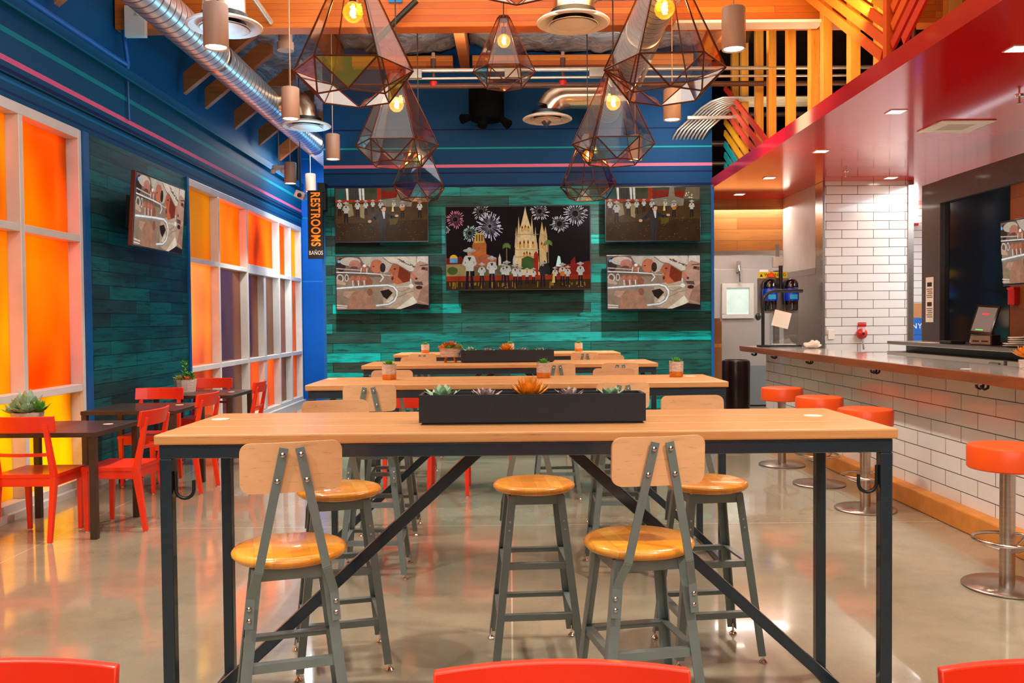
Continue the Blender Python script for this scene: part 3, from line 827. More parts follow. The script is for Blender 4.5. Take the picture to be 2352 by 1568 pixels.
CHAIRS = [
 (-0.70, 2.735, 17, 'bar chair nearest at left, turned slightly, its bare board back toward the viewer'),
 (0.41, 2.79, 11, 'bar chair nearest at right, its board back covering the front table edge'),
 (-0.73, 3.69, 195, 'bar chair behind the front table at left, facing the viewer'),
 (0.10, 3.77, 184, 'bar chair behind the front table in the middle, its back hidden by the planter'),
 (0.85, 3.765, 187, 'bar chair behind the front table at right, facing the viewer'),
 (-0.785, 5.0, 2, 'bar chair before the second table at left, its board beside the planter end'),
 (0.625, 5.0, 0, 'bar chair before the second table at right, its board behind the planter end'),
 (-0.83, 5.99, 182, 'bar chair behind the second table at left, behind the left small pot'),
 (0.73, 5.99, 178, 'bar chair behind the second table at right, facing the viewer'),
 (0.375, 7.12, 0, 'bar chair before the third table, its board partly behind the middle small pot'),
 (0.885, 7.12, -2, 'bar chair before the third table at right, its two straps just showing'),
 (-0.90, 8.16, 180, 'bar chair behind the third table at left, a sliver of its board showing'),
 (0.95, 8.16, 180, 'bar chair behind the third table at right, a sliver of its board showing'),
 (-0.92, 9.34, 0, 'bar chair before the farthest table at left of the footed bowl'),
 (0.79, 9.34, 0, 'bar chair before the farthest table at right, under the right tiny pot')]
for i, (x, y, a, lab) in enumerate(CHAIRS):
    o = bc if i == 0 else copy_tree(bc)
    o.location = (x, y, 0); o.rotation_euler = (0, 0, R(a)); tag(o, lab, 'bar chair', G1)
bs = bar_chair(False); bs.location = (-1.02, 10.55, 0)
tag(bs, 'backless round wooden stool behind the farthest table at left', 'stool')
# ---- red chairs
def red_chair():
    r = empty('red_chair', (0, 0, 0))
    st = MB(); n = 10; vs = []; fs = []
    def dz(u, v): return 0.452 - 0.012*math.sin(PI*u)*math.sin(PI*v)
    for j in range(n+1):
        for i in range(n+1):
            u, v = i/n, j/n
            vs.append((-0.205+0.41*u, -0.19+0.39*v, dz(u, v)))
    m = len(vs)
    vs += [(p[0], p[1], 0.428) for p in vs]
    for j in range(n):
        for i in range(n):
            a = j*(n+1)+i
            fs += [(a, a+1, a+n+2, a+n+1), (m+a+n+1, m+a+n+2, m+a+1, m+a)]
    for i in range(n):
        fs += [(i+1, i, m+i, m+i+1), (n*(n+1)+i, n*(n+1)+i+1, m+n*(n+1)+i+1, m+n*(n+1)+i)]
        a = i*(n+1); b = (i+1)*(n+1)
        fs += [(a, b, m+b, m+a), (b+n, a+n, m+a+n, m+b+n)]
    st.add(vs, fs); st.build('seat', M['red'], r, smooth=40)
    ap = MB()
    ap.box(-0.18, 0.18, 0.165, 0.185, 0.37, 0.428); ap.box(-0.18, 0.18, -0.185, -0.165, 0.37, 0.428)
    ap.box(-0.195, -0.175, -0.16, 0.16, 0.37, 0.428); ap.box(0.175, 0.195, -0.16, 0.16, 0.37, 0.428)
    ap.build('seat_rail', M['red'], r, bevel=0.003)
    for s in (-1, 1):
        lf = MB(); lf.bar((s*0.178, 0.178, 0.006), (s*0.185, 0.175, 0.43), 0.026, 0.026, (0, 1, 0), 0.04, 0.04)
        lo = lf.build('leg', M['red'], r, bevel=0.003)
        MB().cyl((s*0.178, 0.178, 0), (s*0.178, 0.178, 0.008), 0.012, 10).build('glide', M['offwhite'], lo)
        lb = MB(); lb.bar((s*0.178, -0.235, 0.006), (s*0.186, -0.178, 0.43), 0.028, 0.028, (0, 1, 0), 0.036, 0.05)
        lb.bar((s*0.186, -0.178, 0.425), (s*0.172, -0.252, 0.795), 0.036, 0.045, (0, 1, 0), 0.028, 0.026)
        lo = lb.build('leg', M['red'], r, bevel=0.003)
        MB().cyl((s*0.178, -0.235, 0), (s*0.178, -0.235, 0.008), 0.012, 10).build('glide', M['offwhite'], lo)
    def arc(z0, z1, half, th, yc, bow, lean):
        b = MB(); vs = []; fs = []; k = 14
        for i in range(k+1):
            u = -1+2*i/k; x = half*u; y = yc - bow*(1-u*u)
            vs += [(x, y, z0), (x, y-lean, z1), (x, y+th-lean, z1), (x, y+th, z0)]
        for i in range(k):
            a = i*4; c = a+4
            fs += [(a+q, a+(q+1) % 4, c+(q+1) % 4, c+q) for q in range(4)]
        fs += [(3, 2, 1, 0), (k*4, k*4+1, k*4+2, k*4+3)]
        return b.add(vs, fs)
    arc(0.735, 0.842, 0.222, 0.020, -0.226, 0.045, 0.018).build('top_rail', M['red'], r, smooth=40, bevel=0.004)
    arc(0.575, 0.597, 0.172, 0.016, -0.214, 0.03, 0.004).build('cross_rail', M['red'], r, smooth=40)
    return r
RED = [
 (-3.21, 5.93, 0, 'red chair pushed in at the nearest dark table, its back to the viewer'),
 (-2.76, 6.19, 88, 'red chair side-on at the right end of the nearest dark table'),
 (-2.83, 7.5, 86, 'red chair side-on at the right end of the second dark table'),
 (-3.25, 7.84, 180, 'red chair behind the second dark table, below the white pot'),
 (-3.22, 9.17, 180, 'red chair behind the farthest dark table, in front of the orange panes'),
 (-2.79, 8.88, 92, 'red chair side-on at the right end of the farthest dark table'),
 (-0.85, 7.33, 0, 'red chair under the third high table, left one of two'),
 (-0.18, 7.34, 0, 'red chair under the third high table, right one of two'),
 (-0.91, 1.29, 183, 'red chair back cut off in the lower left corner'),
 (0.085, 1.26, 180, 'red chair back cut off at the bottom centre'),
 (0.945, 1.24, 177, 'red chair back cut off in the lower right corner')]
rc = red_chair()
for i, (x, y, a, lab) in enumerate(RED):
    o = rc if i == 0 else copy_tree(rc)
    o.location = (x, y, 0); o.rotation_euler = (0, 0, R(a)); tag(o, lab, 'chair', 'red dining chairs')
# ---- dark dining tables
def dark_table():
    r = empty('dining_table', (0, 0, 0))
    MB().box(-0.39, 0.39, 0, 0.72, 0.688, 0.72).build('tabletop', M['darkwood'], r, bevel=0.003)
    for sx in (-1, 1):
        for y in (0.03, 0.69):
            MB().box(sx*0.365-0.022, sx*0.365+0.022, y-0.022, y+0.022, 0, 0.688).build('leg', M['darkwood'], r, bevel=0.002)
    return r
dt = dark_table()
for i, (y, lab) in enumerate(((5.79, 'nearest small dark brown table by the coloured windows, with succulents'), (7.18, 'second small dark brown table, against the side wall of green boards'), (8.64, 'farthest small dark brown table, with the white pot, by the windows'))):
    o = dt if i == 0 else copy_tree(dt)
    o.location = (-3.16, y, 0); tag(o, lab, 'table', 'small dark tables at the windows')
# ---- orange bar stools
def orange_stool():
    r = empty('counter_stool', (0, 0, 0))
    MB().lathe([(0, 0.635), (0.19, 0.635), (0.197, 0.642), (0.198, 0.745), (0.192, 0.757), (0.17, 0.762), (0, 0.764)], 40).build('seat', M['orange'], r, smooth=40)
    MB().lathe([(0.0, 0.014), (0.038, 0.014), (0.038, 0.635), (0, 0.635)], 24).build('post', M['brushed'], r, smooth=40)
    MB().lathe([(0, 0), (0.215, 0), (0.22, 0.004), (0.22, 0.010), (0.212, 0.016), (0.06, 0.022), (0.0, 0.022)], 48).build('base_plate', M['brushed'], r, smooth=40)
    fr = MB(); fr.tube([(0.165*math.cos(a), 0.165*math.sin(a), 0.255) for a in [2*PI*k/36 for k in range(36)]], 0.011, 8, closed=True)
    fo = fr.build('foot_ring', M['chrome'], r, smooth=60)
    for k in range(3):
        a = R(30+120*k); s = MB()
        s.tube([(0.165*math.cos(a), 0.165*math.sin(a), 0.248), (0.10*math.cos(a), 0.10*math.sin(a), 0.215), (0.035*math.cos(a), 0.035*math.sin(a), 0.20)], 0.008, 6)
        s.build('spoke', M['chrome'], fo, smooth=60)
    return r
os_ = orange_stool()
for i, (x, y, lab) in enumerate(((2.64, 4.60, 'orange round bar stool nearest the viewer at the right picture edge'), (2.66, 6.5, 'second nearest orange round bar stool along the tiled bar'), (2.67, 7.5, 'third nearest orange round bar stool along the tiled bar'), (2.66, 8.5, 'farthest orange round bar stool, by the end of the tiled bar'))):
    o = os_ if i == 0 else copy_tree(os_)
    o.location = (x, y, 0); tag(o, lab, 'bar stool', 'orange stools along the bar')

# ================================================================== PLANTS
def leaf(mb, base, d, L, wd, th, curl):
    """one pointed fleshy leaf starting at base and pointing along d"""
    d = Vector(d).normalized(); up = Vector((0, 0, 1))
    x = d.cross(up)
    if x.length < 1e-3: x = Vector((1, 0, 0))
    x.normalize(); y = x.cross(d).normalized()
    vs = []; ts = (0, 0.3, 0.62, 0.85)
    ws = (0.45, 0.85, 1.0, 0.6)
    for t, q in zip(ts, ws):
        c = Vector(base) + d*(L*t) + y*(curl*L*t*t)
        for k in range(6):
            a = 2*PI*k/6
            vs.append(c + x*(math.cos(a)*wd*q/2) + y*(math.sin(a)*th*q/2))
    vs.append(Vector(base)+d*L+y*(curl*L))
    fs = []
    for i in range(3):
        for k in range(6): fs.append((i*6+k, i*6+(k+1) % 6, (i+1)*6+(k+1) % 6, (i+1)*6+k))
    for k in range(6): fs.append((18+k, 18+(k+1) % 6, 24))
    fs.append(tuple(reversed(range(6))))
    mb.add(vs, fs)
def rosette(mb, c, rad, rings=((8, 12, 1.0), (7, 38, 0.8), (5, 64, 0.58)), wd=0.38, seed=0, th=0.10):
    rr = random.Random(seed)
    for n, el, ln in rings:
        off = rr.random()*6
        for k in range(n):
            a = off+2*PI*k/n+rr.uniform(-.12, .12); e = R(el+rr.uniform(-6, 6))
            d = (math.cos(a)*math.cos(e), math.sin(a)*math.cos(e), math.sin(e))
            leaf(mb, c, d, rad*ln*rr.uniform(.9, 1.1), rad*wd, rad*th, 0.18)
SPIKY = ((11, 22, 1.0), (10, 44, 0.95), (8, 64, 0.9), (4, 82, 0.85))
# ---- long black planters
def long_planter(x, y, z, label):
    r = empty('planter', (x, y, z), 0, label, 'planter', 'long black planters')
    L, Wd, H = 0.80, 0.135, 0.105
    p = MB()
    p.box(-L/2, L/2, 0, 0.012, 0.008, H); p.box(-L/2, L/2, Wd-0.012, Wd, 0.008, H)
    p.box(-L/2, -L/2+0.012, 0.012, Wd-0.012, 0.008, H); p.box(L/2-0.012, L/2, 0.012, Wd-0.012, 0.008, H)
    p.box(-L/2+0.012, L/2-0.012, 0.012, Wd-0.012, 0.008, 0.02); p.box(-L/2+0.01, L/2-0.01, 0.01, Wd-0.01, 0, 0.008)
    p.build('box', M['planter'], r)
    MB().box(-L/2+0.012, L/2-0.012, 0.012, Wd-0.012, 0.02, 0.082).build('soil', M['soil'], r)
    for k, (px, mt, rad, rg, wd) in enumerate(((-0.32, 'leafblue', 0.072, ((9, 22, 1), (7, 45, .85), (5, 68, .65)), .42), (-0.165, 'leafmauve', 0.066, ((9, 18, 1), (8, 38, .8), (5, 62, .6)), .32),
                                  (-0.01, 'leaforange', 0.088, ((10, 22, 1.0), (10, 44, 0.95), (8, 62, 0.95), (5, 78, 0.9)), .24), (0.135, 'leafmauve', 0.062, ((9, 20, 1), (8, 40, .8), (5, 62, .6)), .32), (0.285, 'leafblue', 0.064, ((8, 22, 1), (6, 45, .8), (4, 68, .6)), .40))):
        b = MB(); rosette(b, (px, Wd/2, 0.082), rad, rg, wd, 31+k)
        b.build('succulent', M[mt], r, smooth=60)
long_planter(0.078, 3.06, TH, 'large black rectangular planter with five succulents on the nearest table')
long_planter(-0.02, 7.46, TH, 'black rectangular planter on the third table, beside the footed bowl')
# ---- small pots
def small_pot():
    r = empty('potted_succulent', (0, 0, 0))
    MB().lathe([(0, 0), (0.041, 0), (0.044, 0.006), (0.045, 0.034)], 10, cap=False).build('pot_base', M['copper'], r)
    MB().lathe([(0.045, 0.034), (0.046, 0.096), (0.041, 0.096), (0.040, 0.085), (0, 0.085)], 10, cap=False).build('pot', M['potwood'], r)
    b = MB(); rosette(b, (0, 0, 0.084), 0.046, ((12, 18, 1.0), (10, 44, 0.95), (7, 66, .85)), 0.3, 5)
    b.build('leaves', M['leafgreen'], r, smooth=60)
    return r
sp = small_pot()
for i, (x, y, lab) in enumerate(((-0.755, 5.44, 'small copper-based pot at the left end of the second table'), (0.212, 5.47, 'small copper-based pot in the middle of the second table'), (1.045, 5.46, 'small copper-based pot at the right end of the second table'),
        (-0.945, 9.75, 'tiny potted succulent at the left end of the farthest table'), (0.005, 9.85, 'tiny potted succulent half hidden behind the orange plant of the far planter'), (0.78, 9.85, 'tiny potted succulent at the right end of the farthest table'))):
    o = sp if i == 0 else copy_tree(sp)
    o.location = (x, y, TH); o.rotation_euler = (0, 0, 0.7*i); tag(o, lab, 'potted plant', 'small copper-based pots')
# ---- footed bowl
r = empty('footed_planter', (-0.515, 7.55, TH), 0, 'whitewashed wooden bowl on little legs with rust and green succulents', 'planter')
MB().lathe([(0, 0.048), (0.085, 0.05), (0.097, 0.12), (0.103, 0.125), (0.097, 0.125), (0.09, 0.115), (0, 0.112)], 14, Matrix.Diagonal((1, 0.8, 1, 1)), cap=False).build('bowl', M['potwood'], r, smooth=30)
for k in range(4):
    a = R(45+90*k)
    MB().bar((0.062*math.cos(a), 0.05*math.sin(a), 0.0), (0.052*math.cos(a), 0.042*math.sin(a), 0.052), 0.014, 0.014).build('leg', M['copper'], r)
for k, (px, py, pz, mt, rad) in enumerate(((-0.065, 0, 0.125, 'leaforange', 0.06), (-0.01, -0.02, 0.125, 'leafgreen', 0.055), (0.015, 0.02, 0.15, 'leafred', 0.062), (0.07, 0.0, 0.13, 'leafyellow', 0.058), (-0.035, 0.035, 0.15, 'leafred', 0.055))):
    b = MB(); rosette(b, (px, py, pz-0.02), rad, SPIKY, 0.34, 70+k)
    b.build('succulent', M[mt], r, smooth=60)
# ---- two white table pots on the dark tables
def round_pot(x, y, z, rad, h, label, kinds, seed):
    r = empty('table_planter', (x, y, z), 0, label, 'potted plant')
    MB().lathe([(0, 0), (rad*0.86, 0), (rad, h*0.96), (rad, h), (rad*0.9, h), (rad*0.88, h*0.86), (0, h*0.84)], 12, cap=False).build('pot', M['potwood'], r, smooth=20)
    rr = random.Random(seed)
    for k, (px, py, mt, q, rg, tall) in enumerate(kinds):
        b = MB()
        if tall:
            st = [(px, py, h*0.8), (px*1.1, py, h+tall*0.5), (px*0.9, py, h+tall)]
            b.tube(st, 0.006, 6)
            for j in range(16):
                t = j/15; p = Vector(st[0]).lerp(Vector(st[2]), 0.25+0.75*t); a = j*2.4
                leaf(b, p, (math.cos(a), math.sin(a), 0.55), q*0.55, q*0.3, q*0.08, 0.1)
        else:
            rosette(b, (px, py, h*0.92), q, rg, 0.42, seed+k)
        b.build('succulent', M[mt], r, smooth=60)
R3 = ((8, 15, 1.0), (7, 42, .85), (5, 66, .65))
round_pot(-3.44, 6.20, 0.72, 0.108, 0.10, 'round whitewashed pot of pale green succulents on the nearest dark table', [(0.01, -0.04, 'leafblue', 0.125, R3, 0), (-0.07, 0.01, 'leafblue', 0.12, ((7, 30, 1.0), (6, 55, 1.0), (3, 78, 1.0)), 0), (0.08, 0.0, 'leafgreen', 0.10, ((7, 25, 1.0), (6, 52, 1.0), (3, 75, .9)), 0), (-0.02, 0.04, 'leafblue', 0.15, ((6, 40, 1.0), (5, 65, 1.1), (2, 82, 1.1)), 0), (-0.09, -0.04, 'leafblue', 0.08, R3, 0)], 11)
round_pot(-3.40, 9.12, 0.72, 0.115, 0.13, 'white pot with a tall green sprig before the green boards', [(0.0, -0.02, 'leafgreen', 0.09, R3, 0.19), (-0.06, 0.0, 'leafyellow', 0.08, R3, 0), (0.07, 0.01, 'leafgreen', 0.09, R3, 0.06), (0.03, -0.03, 'leafred', 0.07, R3, 0), (0.0, 0.04, 'leafgreen', 0.1, R3, 0.05)], 23)
# ---- white charging discs set into the tabletops
def disc(x, y, z, label, rad=0.034):
    b = MB().lathe([(0, 0), (rad, 0), (rad, 0.0015), (0, 0.002)], 24, Matrix.Translation((0, 0, 0)))
    o = thing(b, 'table_marker', M['white'], label, 'marker', 'round white table markers')
    o.location = (x, y, z+0.0002)
for x, y, z, lab in ((-1.10, 3.30, TH, 'white disc at the left end of the nearest long table'), (1.13, 3.24, TH, 'white disc at the right end of the nearest long table'),
      (-1.13, 5.53, TH, 'white disc at the left end of the second long table'), (1.14, 5.50, TH, 'white disc at the right end of the second long table'),
      (-1.08, 7.70, TH, 'white disc at the left end of the third long table'), (1.07, 7.66, TH, 'white disc at the right end of the third long table'),
      (-1.13, 9.85, TH, 'white disc at the left end of the farthest long table'), (1.07, 9.85, TH, 'white disc at the right end of the farthest long table'),
      (-2.9, 6.27, 0.72, 'white disc on the nearest dark table'), (-2.92, 7.68, 0.72, 'white disc on the second dark table'), (-2.90, 9.05, 0.72, 'white disc on the farthest dark table'),
      (3.02, 5.75, 1.095, 'white disc on the bar counter nearest the viewer'), (3.03, 7.3, 1.095, 'white disc on the bar counter before the tiled pillar')):
    disc(x, y, z, lab)

# ================================================================== CEILING THINGS
# ---- faceted glass pendants
def pendant(x, y, zr, Rr, turn, label, ztop, tints=(), canopy=None):
    """zr = height of the widest ring, Rr its radius"""
    r = empty('glass_pendant', (x, y, zr), 0, label, 'pendant lamp', 'faceted glass pendants')
    up = 1.72*Rr; dn = 0.46*Rr; Rb = 0.64*Rr; rt = 0.19*Rr
    A = [Vector((Rr*math.cos(R(turn+60*k)), Rr*math.sin(R(turn+60*k)), 0)) for k in range(6)]
    B = [Vector((Rb*math.cos(R(turn+30+60*k)), Rb*math.sin(R(turn+30+60*k)), -dn)) for k in range(6)]
    T = [Vector((rt*math.cos(R(turn+60*k)), rt*math.sin(R(turn+60*k)), up)) for k in range(6)]
    wr_ = MB(); t = 0.0054
    g = MB(); g.v = [v*0.995 for v in A+B+T]
    mats = ['glass']; kt = dict(tints)
    def face(f, key):
        m = kt.get(key, 'glass')
        if m not in mats: mats.append(m)
        g.f.append(f); g.mi.append(mats.index(m))
    for k in range(6):
        k2 = (k+1) % 6
        for p, q in ((A[k], A[k2]), (A[k], T[k]), (T[k], T[k2]), (A[k], B[k]), (A[k2], B[k]), (B[k], B[k2])):
            wr_.cyl(p, q, t, 6)
        face([k, k2, 12+k2, 12+k], ('u', k))
        face([k, 6+k, k2], ('m', k))
        face([k2, 6+k, 6+k2], ('l', k))
    g.build('glass', [M[m] for m in mats], r)
    wr_.build('wire_frame', M['bronze'], r)
    cap = MB(); cap.tube([(0, 0, up-0.035), (0, 0, up+0.012)], rt*0.98, 6); cap.build('cap', M['bronze'], r)
    MB().cyl((0, 0, up), (0, 0, ztop-zr), 0.006, 6).build('cord', M['cord'], r)
    sk = MB(); sk.cyl((0, 0, 0.98*Rr+0.06), (0, 0, 0.98*Rr+0.13), 0.022, 12); sk.cyl((0, 0, 0.98*Rr+0.13), (0, 0, up), 0.005, 6)
    sk.build('socket', M['bronze'], r, smooth=40)
    bz = 0.98*Rr
    bl = MB(); bl.lathe([(0.0, bz-0.064), (0.03, bz-0.056), (0.053, bz-0.034), (0.063, bz-0.004), (0.056, bz+0.026), (0.036, bz+0.048), (0.02, bz+0.062), (0.019, bz+0.075)], 20, cap=False)
    bo = bl.build('bulb', M['bulb'], r, smooth=60)
    fl = MB(); fl.tube([(0.016*math.cos(a), 0.016*math.sin(a), bz-0.03+0.062*i/13) for i, a in enumerate([i*1.9 for i in range(14)])], 0.006, 5)
    fl.build('filament', M['filament'], bo)
    if canopy:
        MB().box(-0.065, 0.065, -0.02, 0.02, ztop-zr-0.03, ztop-zr+0.02).build('mount_plate', M['tape'], r)
    lamp('POINT', (x, y, zr+bz), 9, (1.0, 0.62, 0.26), size=0.02)
pendant(-0.945, 5.4, 2.985, 0.365, 62, 'large faceted glass pendant upper left, amber tinted facets', 5.5, ((('m', 3), 'glass_y'), (('m', 5), 'glass_y'), (('l', 4), 'glass')))
pendant(-0.95, 7.5, 2.945, 0.355, 60, 'middle faceted glass pendant in the left row', 5.5, ((('m', 5), 'glass'), (('l', 5), 'glass_b'), (('u', 5), 'glass')))
pendant(-0.98, 9.6, 2.915, 0.31, 32, 'farthest faceted glass pendant in the left row, blue and violet below', 5.12, ((('m', 3), 'glass_v'), (('l', 3), 'glass_b'), (('m', 4), 'glass_v'), (('l', 5), 'glass_b')))
pendant(0.97, 5.4, 2.985, 0.372, 57, 'large faceted glass pendant upper right, over the silver duct', 5.5)
pendant(0.905, 7.5, 2.945, 0.355, 60, 'middle faceted glass pendant in the right row', 5.5, ((('l', 2), 'glass_b'), (('m', 3), 'glass_b')))
pendant(0.875, 9.6, 2.915, 0.325, 36, 'farthest faceted glass pendant in the right row, with a blue left facet', 5.12, ((('m', 2), 'glass_b'), (('u', 5), 'glass_v'), (('l', 4), 'glass_b')))
pendant(-0.03, 8.3, 3.79, 0.295, 60, 'small faceted glass pendant alone in the middle under the beam', 4.52, ((('m', 2), 'glass_b'),), canopy=True)
pendant(0.06, 5.1, 3.52, 0.36, 60, 'faceted glass pendant cut off by the top edge of the picture', 5.5)
thing(MB().box(-1.14, -1.01, 8.495, 8.518, 4.52, 4.58), 'mount_plate', M['tape'], 'blue plate on the beam face left of the middle', 'plate')
thing(MB().tube([(-1.36, 8.5, 4.05), (-1.02, 8.42, 4.36), (-0.86, 8.40, 4.50)], 0.028, 10), 'strut_arm', M['black'], 'black slanting rod in front of the beam', 'rod', smooth=50)
# ---- white can downlights on cords
CANS = [(-1.92, 5.8, 3.255, 5.5, 'taupe can light nearest at left, in front of the round diffuser'), (-1.98, 8.0, 3.29, 5.5, 'taupe can light at left hanging before the duct elbow'),
        (-2.0, 10.0, 3.29, 5.1, 'taupe can light just left of the end wall corner'), (-2.95, 11.85, 3.31, 5.1, 'small taupe can light over the far windows'),
        (-3.14, 13.9, 3.50, 5.1, 'farthest taupe can light above the restroom sign'), (1.56, 6.04, 3.29, 5.5, 'taupe can light nearest at right, before the yellow timber'),
        (1.54, 8.2, 3.30, 5.5, 'taupe can light at right behind the large pendant'), (1.49, 10.25, 3.30, 5.1, 'taupe can light seen through the middle right pendant')]
def can_light():
    r = empty('can_light', (0, 0, 0))
    MB().lathe([(0.068, 0.006), (0.079, 0.0), (0.081, 0.004), (0.081, 0.278), (0.076, 0.285), (0, 0.285)], 28, cap=False).build('can', M['cyl'], r, smooth=40)
    MB().lathe([(0, 0.008), (0.066, 0.008), (0.066, 0.012), (0, 0.012)], 24).build('lens', M['lens'], r)
    return r
cl0 = can_light()
for i, (x, y, z, zt, lab) in enumerate(CANS):
    o = cl0 if i == 0 else copy_tree(cl0)
    o.location = (x, y, z); tag(o, lab, 'hanging light', 'can lights on cords')
for i, o in enumerate([o for o in C.objects if o.name.startswith('can_light')]):
    x, y, z, zt, lab = [c for c in CANS if (Vector(c[:3])-o.location).length < 1e-4][0]
    MB().cyl((0, 0, 0.285), (0, 0, zt-z), 0.005, 6).build('cord', M['cordlight'], o)
    lamp('SPOT', (x, y, z-0.01), 130, NEUT, (0, 0, 0), 0.05, angle=100, blend=0.5)
for x in (-1.9, 1.56):
    for y in (3.6, 1.3):
        lamp('SPOT', (x, y, 3.28), 130, NEUT, (0, 0, 0), 0.05, angle=100, blend=0.5)
# ---- ducts
def diffuser(x, y, z, ring, label, rad=0.30):
    r = empty('round_diffuser', (x, y, z), 0, label, 'air diffuser', 'round white air diffusers')
    MB().lathe([(0.19, 0.085), (0.285, 0.05), (rad, 0.038), (rad, 0.03), (0.28, 0.02), (0.21, 0.055), (0.17, 0.06)], 40, cap=False).build('outer_cone', M['white'], r, smooth=50)
    MB().lathe([(0.20, 0.012), (0.205, 0.016), (0.11, 0.055), (0.11, 0.048), (0.19, 0.008)], 40, cap=False).build('middle_cone', M['white'], r, smooth=50)
    MB().lathe([(0, -0.004), (0.09, 0.0), (0.165, 0.018), (0.165, 0.024), (0.08, 0.012), (0, 0.03)], 40, cap=False).build('inner_cone', M['white'], r, smooth=50)
    MB().lathe([(0, 0.125), (0.185, 0.125), (0.185, 0.06), (0, 0.06)], 32).build('throat', M['black'], r, smooth=50)
    return r
def duct_run(name, label, p0, p1, rad, taps):
    r = empty(name, p0, 0, label, 'duct')
    d = Vector(p1)-Vector(p0)
    MB().cyl((0, 0, 0), d, rad, 40).build('spiral_pipe', M['duct'], r, smooth=50)
    for k in (0.22, 0.41, 0.6, 0.8):
        q = d*k; u = d.normalized()*0.03
        MB().cyl(q-u, q+u, rad+0.006, 40).build('collar', M['ductplain'], r, smooth=50)
    for pts, tr in taps:
        e = MB(); pts = [Vector(p)-Vector(p0) for p in pts]
        e.tube(pts, tr, 28)
        o = e.build('elbow', M['ductplain'], r, smooth=24)
        for a in pts[1:-1]:
            pass
    return r
def elbow_pts(xa, xd, y, za, zd, n=4):
    """from the main duct at xa across to xd, then bending down to the diffuser"""
    s = 1 if xd > xa else -1; br = 0.23
    pts = [(xa, y, za), (xd-s*br, y, za)]
    for i in range(1, n+1):
        a = PI/2*i/n
        pts.append((xd-s*br+s*br*math.sin(a), y, za-br+br*math.cos(a)))
    pts.append((xd, y, zd))
    return pts
duct_run('air_duct', 'long silver spiral duct along the left wall', (-2.92, 4.2, 4.105), (-2.92, 15.3, 4.105), 0.165,
         [(elbow_pts(-2.92, -2.28, 7.1, 4.28, 3.90), 0.17), (elbow_pts(-2.92, -2.46, 10.7, 4.16, 3.90), 0.15)])
duct_run('air_duct', 'silver spiral duct seen through the right hand pendants', (1.27, 3.6, 4.11), (1.27, 11.2, 4.11), 0.165,
         [(elbow_pts(1.27, 0.545, 7.2, 4.23, 3.93), 0.17), (elbow_pts(1.27, 0.48, 10.6, 4.14, 3.92), 0.15)])
diffuser(-2.28, 7.1, 3.80, 0, 'round white diffuser upper left behind the nearest can light')
diffuser(-2.46, 10.7, 3.795, 0, 'round white diffuser at the far end of the left duct')
diffuser(0.545, 7.2, 3.84, 0, 'round white diffuser upper middle under the beam')
diffuser(0.48, 10.6, 3.83, 0, 'round white diffuser before the blue end wall under a bent elbow')
thing(MB().tube([(-2.62, 6.0, 5.2), (-2.35, 8.1, 4.46), (-2.28, 8.5, 4.34)], 0.026, 10), 'conduit_pipe', M['conduit'], 'thin metal pipe slanting down to a white junction box at left', 'pipe', smooth=50)
jb = MB(); jb.cyl((-2.27, 9.0, 4.30), (-2.27, 9.0, 4.42), 0.07, 20); jb.cyl((-2.27, 9.0, 4.22), (-2.27, 9.0, 4.30), 0.085, 20)
jb.cyl((-2.27, 9.0, 4.42), (-2.27, 9.0, 5.1), 0.02, 8)
thing(jb, 'junction_box', M['cyl'], 'round taupe junction box under the beam at left', 'box', smooth=40)
thing(MB().tube([(1.80, 6.3, 4.95), (1.52, 9.0, 4.22), (1.475, 9.8, 4.05)], 0.022, 10), 'conduit_pipe', M['conduit'], 'thin metal pipe slanting beside the right silver duct', 'pipe', smooth=50)
thing(MB().bar((1.66, 7.2, 4.23), (1.86, 7.4, 5.3), 0.05, 0.03), 'lamp_tube', M['white'], 'white slanting bar beside the nearest right can light', 'bar')
thing(MB().box(1.6, 3.0, 8.30, 8.50, 4.235, 4.262), 'ledge_strip', M['white'], 'white shelf strip under the right end of the beam', 'strip')
# ---- pipes before the end wall
for z, y, rad, m, lab in ((4.29, 10.0, 0.022, 'conduit', 'upper pale conduit crossing before the end wall'), (4.20, 10.0, 0.014, 'conduit', 'thin white conduit crossing before the end wall'), (4.14, 10.1, 0.03, 'pipe', 'brown sprinkler pipe crossing under the conduits')):
    p = MB(); p.cyl((-1.15, y, z), (4.2, y, z), rad, 10)
    thing(p, 'ceiling_pipe', M[m], lab, 'pipe', 'pipes before the end wall', smooth=50)
for x, lab in ((-0.85, 'sprinkler drop left of the middle pendant'), (0.64, 'sprinkler drop right of the middle pendant')):
    r = empty('sprinkler_drop', (x, 10.1, 4.14), 0, lab, 'sprinkler')
    p = MB(); p.cyl((0, 0, 0.02), (0, 0, 0.38), 0.02, 10); p.cyl((0, 0, 0.22), (0, 0, 0.32), 0.032, 10); p.build('riser', M['pipe'], r, smooth=50)
    MB().cyl((0, 0, -0.01), (0, 0, 0.05), 0.045, 10).build('clamp', M['redplastic'], r, smooth=50)
for x, z, lab in ((-1.06, 4.24, 'small metal box at the left end of the conduits'), (0.06, 4.24, 'small metal box on the conduits behind the middle pendant'), (1.02, 4.24, 'small metal box on the conduits beside the right duct')):
    thing(MB().box(x-0.09, x+0.09, 9.93, 9.99, z-0.05, z+0.05), 'electrical_box', M['conduit'], lab, 'box', 'metal boxes on the conduits', bevel=0.005)
M['blackdull'] = plain('dull_black', (3, 3, 4), 0.8, 0, 0.1, 5, spec=0.1)
